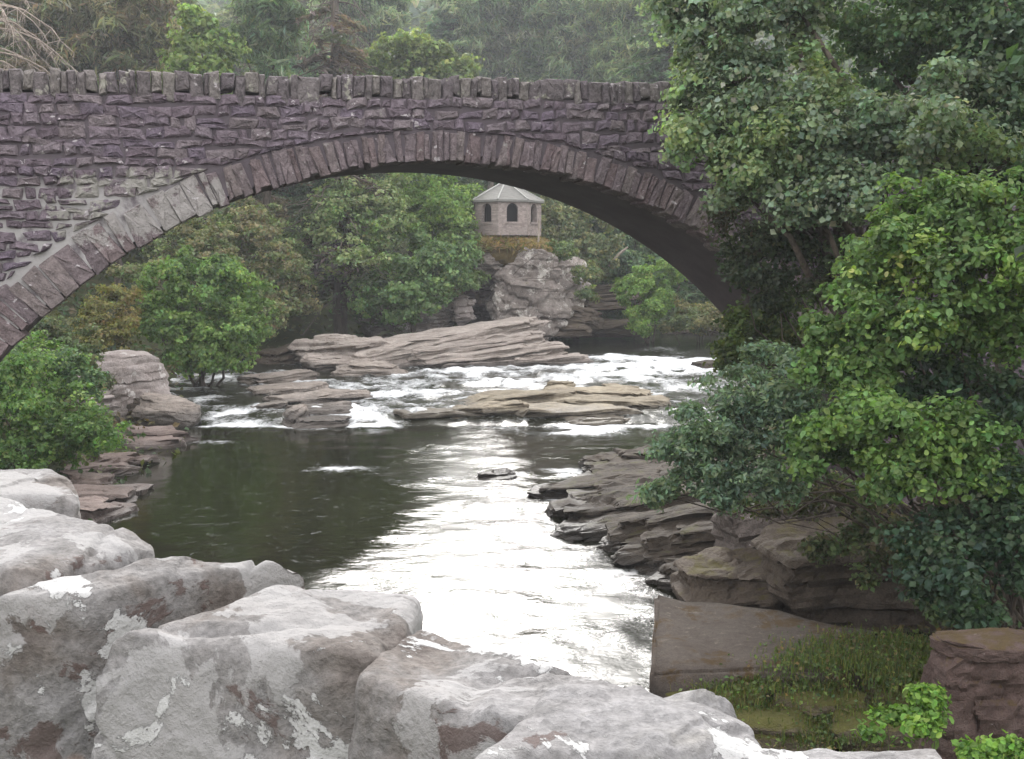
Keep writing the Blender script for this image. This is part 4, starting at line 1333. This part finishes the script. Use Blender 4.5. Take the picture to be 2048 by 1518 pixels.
broadleaf('maple_tree', 'bright lime green maple rising behind the bridge parapet', 'tree', [(400, 120, 56.5, 55), (370, 90, 56.5, 40), (440, 110, 56.5, 42), (395, 45, 56.5, 26), (415, 190, 56.5, 80), (360, 230, 56.5, 70), (450, 260, 56.5, 80), (405, 60, 56.5, 22)], gp(405, 56.5), MAPLE, 201, 0.46, 18, 0.26, trunk_r=.2)
broadleaf('bush', 'yellow green leafy bush peeking over the parapet above the arch', 'bush', [(800, 125, 66, 60), (870, 120, 66, 55), (760, 140, 66, 45), (840, 105, 66, 45), (910, 135, 66, 35), (830, 190, 66, 90), (830, 280, 66, 70)], gp(835, 66), YEL, 202, 0.42, 16, 0.24, trunk_r=.22)
broadleaf('bush', 'bright green round bush over the left rapid under the arch', 'bush', [(400, 600, 46, 85), (330, 580, 46, 65), (470, 590, 45.5, 70), (380, 665, 45, 70), (460, 670, 45, 65), (310, 650, 46, 55), (520, 640, 46, 45), (430, 705, 44.6, 50), (370, 715, 44.8, 40), (480, 710, 45, 40), (360, 540, 46.5, 45), (450, 550, 46, 45)], gp(400, 47), [(0.11, 0.18, 0.05), (0.13, 0.20, 0.055), (0.09, 0.15, 0.05)], 203, 0.28, 17, 0.16, trunk_r=.15, stems=4, tk='stems', ck='foliage')
broadleaf('bush', 'olive brown bush against the arch left of the bright green one', 'bush', [(215, 620, 43, 45), (185, 650, 42.5, 40), (235, 670, 42.5, 40), (200, 690, 42, 40), (250, 590, 43.5, 30)], gp(210, 43), [(0.15, 0.145, 0.045), (0.13, 0.13, 0.045), (0.17, 0.14, 0.055)], 204, 0.26, 22, 0.13, trunk_r=.1, stems=4, tk='stems', ck='foliage')
broadleaf('bush', 'dull brown green scrub above the bright green bush', 'bush', [(380, 470, 56, 50), (330, 520, 55, 48), (280, 560, 53, 42), (450, 490, 55, 60), (530, 480, 56, 60), (400, 510, 54, 50), (560, 540, 56, 60), (510, 440, 57, 45), (590, 600, 56, 55), (540, 640, 54, 45)], gp(500, 56), [(0.17, 0.165, 0.085), (0.14, 0.175, 0.08), (0.185, 0.17, 0.10)], 205, 0.34, 24, 0.17, trunk_r=.15)
broadleaf('tree', 'soft grey green tree in the middle of the arch opening', 'tree', [(700, 430, 59, 70), (640, 470, 59, 65), (760, 450, 59, 60), (690, 510, 58, 70), (620, 540, 58, 55), (720, 385, 60, 45), (780, 400, 60, 45), (660, 400, 60, 40)], gp(690, 60), [(0.17, 0.22, 0.095), (0.15, 0.20, 0.085), (0.185, 0.225, 0.11), (0.13, 0.19, 0.07)], 206, 0.36, 20, 0.18, trunk_r=.2)
broadleaf('tree', 'dark bluish tree left of the cliff hollow', 'tree', [(800, 560, 58, 65), (870, 540, 58.5, 60), (740, 590, 58, 55), (850, 600, 58, 50), (900, 500, 59, 50), (790, 620, 58, 40), (920, 560, 59, 40)], gp(820, 59.5), [(0.11, 0.17, 0.07), (0.125, 0.19, 0.075), (0.095, 0.15, 0.07)], 207, 0.34, 20, 0.18, trunk_r=.2)
broadleaf('tree', 'fresh green tree beside the left wall of the hut', 'tree', [(860, 420, 62, 55), (910, 440, 61.5, 45), (830, 380, 62.5, 45), (890, 380, 62.5, 45), (900, 480, 61, 45), (840, 470, 61, 50), (925, 400, 62, 25)], gp(870, 62.5), [(0.13, 0.20, 0.05), (0.11, 0.175, 0.05), (0.15, 0.22, 0.055)], 208, 0.34, 24, 0.17, trunk_r=.18)
broadleaf('bush', 'dull green scrub on the slope right of the hut', 'bush', [(1110, 460, 66, 40), (1150, 490, 66, 45), (1120, 510, 65.5, 35), (1190, 520, 66, 45), (1100, 420, 67, 35), (1160, 440, 67, 40), (1210, 470, 67, 45), (1180, 550, 65.5, 30)], gp(1150, 67), [(0.125, 0.15, 0.07), (0.14, 0.145, 0.07), (0.105, 0.135, 0.07)], 209, 0.34, 24, 0.17, trunk_r=.12, stems=3, tk='stems', ck='foliage')
broadleaf('bush', 'blue green scrub under the right curve of the arch', 'bush', [(1260, 450, 70, 45), (1300, 490, 70, 45), (1230, 510, 69, 35), (1340, 540, 70, 45), (1270, 540, 68.5, 40)], gp(1280, 70), [(0.08, 0.13, 0.075), (0.095, 0.145, 0.08), (0.10, 0.14, 0.07)], 210, 0.34, 24, 0.17, trunk_r=.12, stems=3, tk='stems', ck='foliage')
broadleaf('bush', 'bright green shrub hanging down to the dark upstream water', 'bush', [(1300, 560, 62, 40), (1270, 590, 61.5, 35), (1320, 600, 61.5, 35), (1290, 630, 61, 33), (1280, 655, 60.5, 22), (1250, 565, 62, 22), (1330, 550, 62.5, 30)], gp(1300, 64), [(0.125, 0.20, 0.045), (0.105, 0.175, 0.045), (0.14, 0.215, 0.05)], 211, 0.28, 24, 0.15, trunk_r=.12, stems=3, tk='stems', ck='foliage')
broadleaf('bush', 'low brownish scrub below the right end of the arch', 'bush', [(1370, 620, 62, 35), (1420, 630, 62, 35), (1340, 650, 61, 22), (1400, 650, 61, 28), (1450, 640, 61, 28)], gp(1400, 64), [(0.11, 0.11, 0.05), (0.13, 0.125, 0.055), (0.09, 0.115, 0.05)], 212, 0.28, 24, 0.14, trunk_r=.1, stems=3, tk='stems', ck='foliage')
broadleaf('bush', 'leafy green bush in the lower left corner behind the parapet', 'bush', [(60, 760, 29, 75), (130, 820, 28.5, 75), (40, 850, 28, 80), (150, 880, 28, 65), (70, 910, 27.5, 60), (190, 850, 28.5, 45), (110, 720, 30, 55), (20, 700, 30, 50), (-60, 800, 29, 90), (160, 770, 29.5, 40)], gp(60, 29.5), [(0.10, 0.175, 0.045), (0.08, 0.145, 0.045), (0.12, 0.19, 0.055), (0.075, 0.125, 0.06)], 213, 0.2, 17, 0.1, trunk_r=.1, stems=4, tk='stems', ck='foliage')
broadleaf('bush', 'grey green scrub between the arch foot and the pale boulder', 'bush', [(130, 680, 36, 45), (170, 720, 36, 35), (90, 660, 36, 40), (200, 760, 36, 25)], gp(140, 38), DULL, 214, 0.22, 22, 0.11, trunk_r=.08, stems=3, tk='stems', ck='foliage')
broadleaf('shrub', 'small scrub clinging to the cliff below the hut', 'shrub', [(940, 510, 59.8, 24), (955, 560, 59.8, 20), (1128, 500, 60, 24), (1165, 545, 60, 24), (1175, 590, 60, 20), (930, 470, 60.5, 22), (905, 545, 59.5, 26)], P(960, 600, 61.5), [(0.09, 0.125, 0.045), (0.075, 0.11, 0.045), (0.11, 0.12, 0.05)], 215, .25, 16, .15, trunk_r=.06, stems=3, tk='stems', ck='foliage')
# right foreground
broadleaf('alder_tree', 'tall grey green leafy tree covering the right end of the bridge', 'tree',
          [(1430, 60, 18, 105), (1560, 40, 18, 110), (1395, 160, 18, 70), (1480, 190, 17.6, 100), (1600, 170, 17.2, 100), (1415, 270, 17.6, 85), (1530, 300, 17, 100), (1640, 280, 16.6, 95), (1475, 370, 17.2, 70), (1590, 390, 16.6, 85),
           (1690, 380, 16.2, 75), (1440, -60, 18.4, 110), (1600, -80, 18, 130), (1380, 30, 18.4, 50), (1760, 260, 16.6, 80), (1830, 300, 16, 75), (1920, 270, 15.8, 80), (1900, 200, 16.6, 80)], gp(1900, 18.6), GREY, 221, .26, 26, .088, dens=1.0, trunk_r=.2, twigs=120, fill=.4, hole=-.5, sat=8, aspect=.85)
broadleaf('alder_tree', 'dark green tree in the upper right corner', 'tree', [(1760, 120, 19, 110), (1850, 40, 18, 120), (1960, 110, 17.4, 120), (2050, 60, 17.4, 120), (1900, -80, 18, 160), (2020, 220, 17, 100), (1720, 20, 19.5, 110), (2100, 200, 17, 120), (2080, 330, 18, 110), (1980, 360, 18.5, 80)], gp(2080, 19), [(0.06, 0.095, 0.06), (0.075, 0.115, 0.07), (0.085, 0.13, 0.07)], 222, .28, 18, .095, trunk_r=.22, twigs=80, hole=-.45, fill=.4, aspect=.85)
broadleaf('shrub', 'dark twiggy shrub hanging below the right arch end', 'shrub', [(1470, 450, 18.5, 60), (1540, 470, 18.2, 65), (1520, 540, 18.4, 60), (1610, 480, 17.8, 65), (1620, 560, 18, 60), (1680, 500, 17.4, 60), (1560, 590, 18.6, 45), (1480, 530, 19, 40)], gp(1800, 19.6), [(0.04, 0.055, 0.033), (0.05, 0.065, 0.035), (0.06, 0.055, 0.04)], 223, .24, 16, .085, dens=.8, trunk_r=.08, stems=4, twigs=160, hole=-.35, tk='stems', ck='foliage')
broadleaf('bush', 'bright yellow green bush at the right edge in front of the bridge', 'bush', [(1850, 450, 13.6, 90), (1950, 430, 13.2, 90), (1770, 500, 13.6, 80), (1870, 550, 13, 100), (1990, 540, 12.8, 110), (1740, 590, 13.6, 75), (1810, 650, 13.2, 95), (1690, 680, 13.7, 60), (1920, 660, 13.2, 85), (1660, 740, 13.7, 50), (2060, 480, 13, 100), (2050, 660, 13, 90), (1730, 740, 13.4, 60), (1800, 410, 13.8, 40), (1900, 385, 13.4, 35), (2010, 390, 13.2, 45)], gp(2130, 15), LIME, 224, .19, 17, .075, trunk_r=.1, stems=5, oval=True, twigs=90, fill=.35, hole=-.4, sat=9, tk='stems', ck='foliage')
broadleaf('bush', 'rounded green bush above the dark boulder', 'bush', [(1700, 890, 12.6, 75), (1790, 865, 12.2, 80), (1880, 880, 12, 80), (1640, 920, 12.8, 50), (1950, 910, 12, 65), (1770, 950, 12.1, 60), (1850, 950, 11.9, 60), (1730, 830, 12.5, 45), (1990, 960, 11.9, 45), (1620, 880, 12.9, 35)], gp(2150, 14), [(0.105, 0.17, 0.045), (0.085, 0.145, 0.045), (0.075, 0.13, 0.05)], 225, .18, 22, .07, trunk_r=.08, stems=4, oval=True, twigs=60, hole=-.4, sat=9, tk='stems', ck='foliage')
broadleaf('shrub', 'blue green feathery shrub leaning over the water', 'shrub', [(1500, 800, 15.4, 70), (1430, 850, 15.3, 60), (1560, 860, 15, 80), (1375, 895, 15.6, 45), (1450, 930, 15.2, 65), (1375, 975, 15.6, 45), (1530, 960, 15, 65), (1600, 820, 14.7, 65), (1440, 990, 15.2, 45), (1330, 890, 15.7, 30), (1330, 990, 15.7, 30), (1540, 730, 15.6, 50), (1620, 760, 14.6, 45)], gp(2150, 16.5), BLUEG, 226, .22, 24, .085, aspect=.5, trunk_r=.08, stems=4, twigs=80, flat=.4, hole=-.35, sat=9, tk='stems', ck='foliage')
broadleaf('bush', 'dim olive green bush below the dark arch end', 'bush', [(1520, 640, 20.5, 55), (1590, 630, 20.3, 55), (1490, 690, 20.6, 45), (1560, 700, 20.2, 50), (1620, 680, 20, 50), (1480, 730, 20.6, 30)], gp(1570, 21), [(0.065, 0.09, 0.025), (0.05, 0.075, 0.025), (0.08, 0.10, 0.03)], 227, .24, 22, .09, trunk_r=.1, stems=4, hole=-.35, sat=8, tk='stems', ck='foliage')
broadleaf('ivy_shrub', 'dark shaded leaves hanging at the right edge below the bushes', 'shrub', [(1900, 1080, 11.8, 85), (1990, 1020, 11.8, 90), (1860, 1150, 11.8, 60), (1980, 1160, 11.4, 80), (2050, 1100, 11.6, 90), (1940, 790, 13.6, 90), (2040, 850, 13, 90), (1860, 770, 13.8, 70), (2040, 960, 12.4, 80), (1930, 1210, 11.6, 50), (1770, 790, 14, 60)], gp(2140, 13), DARKG, 228, .22, 20, .08, trunk_r=.08, stems=4, twigs=70, hole=-.4, tk='stems', ck='foliage')
broadleaf('bramble', 'dark bramble trailing over the shaded boulder on the right bank', 'shrub', [(1640, 980, 16.6, 34), (1700, 1000, 16.1, 46), (1780, 1030, 15.7, 52), (1850, 1080, 15.4, 55), (1880, 1150, 15.2, 46), (1800, 1105, 15.5, 34), (1740, 1060, 15.9, 30), (1560, 960, 17.2, 26), (1870, 1215, 15.0, 30), (1620, 1035, 16.3, 36), (1555, 1015, 16.7, 32), (1690, 1085, 15.9, 36), (1730, 1140, 15.7, 32), (1640, 1100, 15.9, 20), (1500, 1000, 17, 24)], gp(1950, 17.2), [(0.07, 0.10, 0.045), (0.085, 0.115, 0.05), (0.095, 0.095, 0.055)], 230, .2, 13, .085, dens=.7, trunk_r=.05, stems=4, twigs=60, hole=-.1, tk='stems', ck='foliage')
broadleaf('nettle_patch', 'bright fresh nettles at the foot of the stone pillar', 'plant', [(1775, 1450, 9, 28), (1840, 1425, 8.9, 26), (1870, 1480, 8.6, 36), (1740, 1490, 8.8, 30), (1800, 1500, 8.8, 34), (1930, 1500, 8.4, 32), (2030, 1495, 8.4, 28), (1850, 1395, 8.9, 14), (1985, 1515, 8.4, 26)], gp(1860, 8.9, 0.2), [(0.10, 0.19, 0.03), (0.08, 0.15, 0.03), (0.12, 0.21, 0.04)], 229, .11, 18, .055, trunk_r=.03, stems=6, oval=True, twigs=20, tk='stems', ck='foliage')

FEATH = [(0.14, 0.185, 0.11), (0.12, 0.165, 0.10), (0.16, 0.20, 0.12), (0.15, 0.165, 0.11)]
broadleaf('larch_tree', 'feathery pale larch behind the yellow green bush', 'tree', [(740, 40, 98.8, 60), (700, 10, 98.8, 60), (780, 20, 100.1, 45), (730, 110, 98.8, 60), (740, 0, 100.1, 70), (700, 180, 98.8, 70)], gp(735, 98.8), FEATH, 241, .7, 22, .75, aspect=.13, trunk_r=.3, jit=1.0, droop=1.3, colvar=.34, hole=-.05)
broadleaf('larch_tree', 'tall misty grey green larch above the arch crown', 'tree', [(960, 60, 109.2, 75), (1010, 30, 109.2, 80), (920, 10, 110.5, 60), (980, 120, 107.9, 70), (1050, 90, 109.2, 60), (980, 0, 110.5, 90), (930, 110, 107.9, 50), (1000, 200, 109.2, 80)], gp(980, 109.2), FEATH, 242, .75, 22, .9, aspect=.12, trunk_r=.35, jit=1.0, droop=1.3, colvar=.34, hole=-.05, twigs=60, woodmat=DEADWOOD)
broadleaf('larch_tree', 'misty larch to the right of the tallest one over the arch', 'tree', [(1120, 70, 106.6, 65), (1160, 30, 106.6, 70), (1110, 0, 107.9, 60), (1170, 110, 106.6, 60), (1130, 140, 105.3, 60), (1140, 0, 107.9, 80), (1160, 220, 106.6, 70)], gp(1140, 106.6), FEATH, 243, .75, 22, .9, aspect=.12, trunk_r=.35, jit=1.0, droop=1.3, colvar=.34, hole=-.05, twigs=50)
broadleaf('larch_tree', 'pale larch beside the big leafy tree at the bridge end', 'tree', [(1260, 70, 101.4, 65), (1300, 30, 101.4, 65), (1230, 20, 101.4, 60), (1290, 120, 100.1, 60), (1230, 130, 100.1, 55), (1270, 0, 102.7, 80), (1330, 90, 101.4, 50), (1260, 220, 101.4, 70)], gp(1270, 101.4), [(0.14, 0.18, 0.09), (0.12, 0.16, 0.08), (0.155, 0.18, 0.09)], 244, .75, 22, .8, aspect=.13, trunk_r=.35, jit=1.0, droop=1.3, colvar=.34, hole=-.05)
broadleaf('pine_tree', 'brown green bushy pine between dry limbs and maple', 'tree', [(210, 60, 60, 70), (280, 40, 60, 70), (150, 40, 61, 60), (240, 120, 59, 60), (310, 110, 60, 55), (170, 120, 60, 50), (230, -40, 61, 90), (250, 200, 60, 80)], gp(230, 60), [(0.15, 0.135, 0.09), (0.12, 0.125, 0.08), (0.17, 0.145, 0.105), (0.11, 0.12, 0.075)], 245, .6, 22, .65, aspect=.13, trunk_r=.22, jit=1.0, droop=1.3, colvar=.34, hole=-.05, twigs=70)
broadleaf('fir_tree', 'soft green fir behind the blue green one', 'tree', [(505, 40, 62, 50), (560, 30, 62, 50), (540, 100, 61, 52), (575, 80, 62, 35), (490, 110, 62, 40), (545, -50, 63, 70), (545, 200, 61, 60)], gp(545, 62), [(0.11, 0.15, 0.095), (0.095, 0.135, 0.08), (0.13, 0.16, 0.10)], 246, .6, 22, .65, aspect=.13, trunk_r=.3, jit=1.0, droop=1.3, colvar=.34, hole=-.05)
# far wood on the hillside
rng = np.random.default_rng(299)
N = 36000
Yd = rng.uniform(132, 235, N); Xd = (rng.uniform(-700, 2750, N) - CX) / F * Yd
hz = fbm(np.stack([Xd * .12, Yd * .12, 0 * Xd], -1), 3, 44)
pos = np.stack([Xd, Yd, ground_z(Xd, Yd) + 4 + 4.5 * hz - rng.random(N) * 2.5], -1)
nn = rng.normal(0, .6, (N, 3)) + np.array([0, -.5, .8]); nn /= np.linalg.norm(nn, axis=1)[:, None]
palf = np.array([(0.09, 0.12, 0.075), (0.11, 0.145, 0.08), (0.12, 0.125, 0.08), (0.075, 0.105, 0.07)])
pc = palf[(np.clip(vnoise(pos * .11, 4) * 2 + 2 + rng.normal(0, .3, N), 0, 3.99)).astype(int)] * np.exp(rng.normal(0, .2, N))[:, None]
v, f, cl = leaves(pos, nn, 2.4 * np.exp(rng.normal(0, .25, N)), .5, pc, rng)
tag(link('far_wood', mesh_np('far_wood', v, [f], smooth=False, cols=cl), LEAF), 'far wooded hillside closing the valley', 'forest', kind='stuff')
broadleaf('alder_tree', 'unseen tree added beyond the right edge to shade the bank', 'tree', [(2350, 100, 13, 260), (2300, 500, 12, 200), (2450, -300, 13, 300), (2200, -250, 14, 220), (2300, 850, 11.5, 180), (2500, 400, 12, 250), (2350, 1050, 11, 120)], gp(2500, 13), DARKG, 251, .4, 12, .16, trunk_r=.25, sat=3)  # out-of-view canopy, added to keep light off the right bank
# undergrowth over the banks, and grass on the near right bank
rng = np.random.default_rng(300)
N = 70000
Yd = np.exp(rng.uniform(math.log(8), math.log(120), N))
Xd = (rng.uniform(-400, 2450, N) - CX) / F * Yd
ok = river_sd(Xd, Yd) > np.where((Yd < 36) & (Xd > 0), 2.6, 0.5)
ok &= ~((Xd > 1.2) & (Xd < 5) & (Yd > 10) & (Yd < 23)) 
Xd, Yd = Xd[ok], Yd[ok]
n = len(Xd)
hgt = rng.random(n) ** 2 * (.25 + Yd * .006)
pos = np.stack([Xd, Yd, ground_z(Xd, Yd) + hgt + .02], -1)
nn = rng.normal(0, .5, (n, 3)) + np.array([0, -.2, .8]); nn /= np.linalg.norm(nn, axis=1)[:, None]
palu = np.array([(0.05, 0.085, 0.03), (0.07, 0.075, 0.03), (0.04, 0.07, 0.03), (0.08, 0.065, 0.035)])
pc = palu[(np.clip(vnoise(pos * .3, 4) * 2 + 2 + rng.normal(0, .4, n), 0, 3.99)).astype(int)] * np.exp(rng.normal(0, .25, n))[:, None]
v, f, cl = leaves(pos, nn, .06 + Yd * .0055 * np.exp(rng.normal(0, .2, n)), .7, pc, rng)
tag(link('undergrowth', mesh_np('undergrowth', v, [f], smooth=False, cols=cl), LEAF), 'low green and brown undergrowth covering both banks', 'undergrowth', kind='stuff')
# grass blades
N = 10000
cen = np.array([G(x_, y_, z_) for x_, y_, z_ in [(1640, 1300, .95), (1720, 1290, .95), (1800, 1290, 1.0), (1600, 1330, .95), (1680, 1330, .95), (1760, 1330, 1.0), (1850, 1300, 1.0), (1560, 1430, .5), (1620, 1425, .5), (1450, 1370, .75), (1540, 1365, .8), (1650, 1375, .75), (1720, 1420, .6), (1500, 1410, .6), (1700, 1470, .45), (1600, 1470, .45), (1800, 1360, .9), (1850, 1380, .9), (1870, 1330, 1.0)]])
ci = rng.integers(len(cen), size=N)
pos = cen[ci] + rng.normal(0, 1, (N, 3)) * np.array([.26, .22, .03])
hd = rng.normal(0, 1, (N, 3)); hd[:, 2] = 0
hd /= np.linalg.norm(hd, axis=1)[:, None]
L = rng.uniform(.04, .14, N)[:, None]
sd = np.cross(hd, [0, 0, 1.0]) * .006
bend = rng.uniform(.2, .9, N)[:, None]
v = np.stack([pos - sd, pos + sd, pos + sd * .7 + hd * L * bend * .35 + np.array([0, 0, 1]) * L * .7, pos - sd * .7 + hd * L * bend * .35 + np.array([0, 0, 1]) * L * .7, pos + hd * L * bend + np.array([0, 0, 1]) * L * (1.1 - .4 * bend)], 1).reshape(-1, 3)
i = np.arange(N)[:, None] * 5
gc = np.array([(0.075, 0.12, 0.025), (0.10, 0.13, 0.025), (0.06, 0.10, 0.025), (0.14, 0.13, 0.04)])[rng.integers(4, size=N)] * np.exp(rng.normal(0, .2, N))[:, None]
tag(link('grass', mesh_np('grass', v, [i + np.array([0, 1, 2, 3]), i + np.array([3, 2, 4])], smooth=False, cols=np.repeat(gc, 5, 0)), LEAF), 'tufts of green grass on the mossy bank', 'grass', kind='stuff')
N = 5000
an_ = rng.uniform(0, 2 * math.pi, N); rr_ = rng.uniform(.5, 1, N)
pos = np.stack([hb[0] - .3 + np.cos(an_) * rr_ * 3.6, HY + 1.0 + np.sin(an_) * rr_ * 4.2, np.full(N, hb[2] - .1) - rr_ ** 3 * .9 + rng.random(N) * .3], -1)
nn = rng.normal(0, .8, (N, 3)) + np.array([0, -.6, .5]); nn /= np.linalg.norm(nn, axis=1)[:, None]
pc = np.array([(0.15, 0.11, 0.045), (0.18, 0.13, 0.05), (0.12, 0.13, 0.04), (0.20, 0.14, 0.07)])[rng.integers(4, size=N)] * np.exp(rng.normal(0, .25, N))[:, None]
v, f, cl = leaves(pos, nn, .45 * np.exp(rng.normal(0, .3, N)), .25, pc, rng)
tag(link('dry_grass', mesh_np('dry_grass', v, [f], smooth=False, cols=cl), LEAF), 'rusty dry grass around the foot of the hut', 'grass', kind='stuff')
N = 3500
ci = rng.integers(len(cen), size=N)
pos = cen[ci] + rng.normal(0, 1, (N, 3)) * np.array([.32, .26, .0]) + np.array([0, 0, 1]) * rng.uniform(0, .1, N)[:, None]
nn = rng.normal(0, .5, (N, 3)) + np.array([0, -.4, .8]); nn /= np.linalg.norm(nn, axis=1)[:, None]
pc = np.array([(0.07, 0.10, 0.03), (0.05, 0.08, 0.03), (0.11, 0.09, 0.04), (0.09, 0.13, 0.03)])[rng.integers(4, size=N)] * np.exp(rng.normal(0, .25, N))[:, None]
v, f, cl = leaves(pos, nn, rng.uniform(.025, .075, N), .7, pc, rng)
tag(link('weeds', mesh_np('weeds', v, [f], smooth=False, cols=cl), LEAF), 'small mixed weeds and dead leaves on the mossy bank', 'weeds', kind='stuff')
# pale leaning log under the arch
a_, c_ = P(1218, 532, 66), P(1256, 494, 66)
tv, tf = tube(limb_path(a_ - a_, c_ - a_, rng, 5, .03), [.11, .1, .09, .08, .05], 7)
tag(link('leaning_log', mesh_np('leaning_log', tv, [tf]), DEADWOOD, None, tuple(a_)), 'bare pale log leaning in the scrub under the arch', 'log')

# thin valley haze
v, f = box(-330, 330, -40, 470, -4, 110)
b = NB('haze')
pv = b.n('ShaderNodeVolumePrincipled')
pv.inputs['Color'].default_value = (0.9, 0.94, 1.0, 1)
pv.inputs['Density'].default_value = 0.0008
pv.inputs['Anisotropy'].default_value = 0.2
b.l(pv.outputs[0], b.out.inputs['Volume'])
tag(link('haze', mesh_np('haze', v, [f], smooth=False), b.m), 'thin pale haze filling the valley', 'haze', kind='stuff')
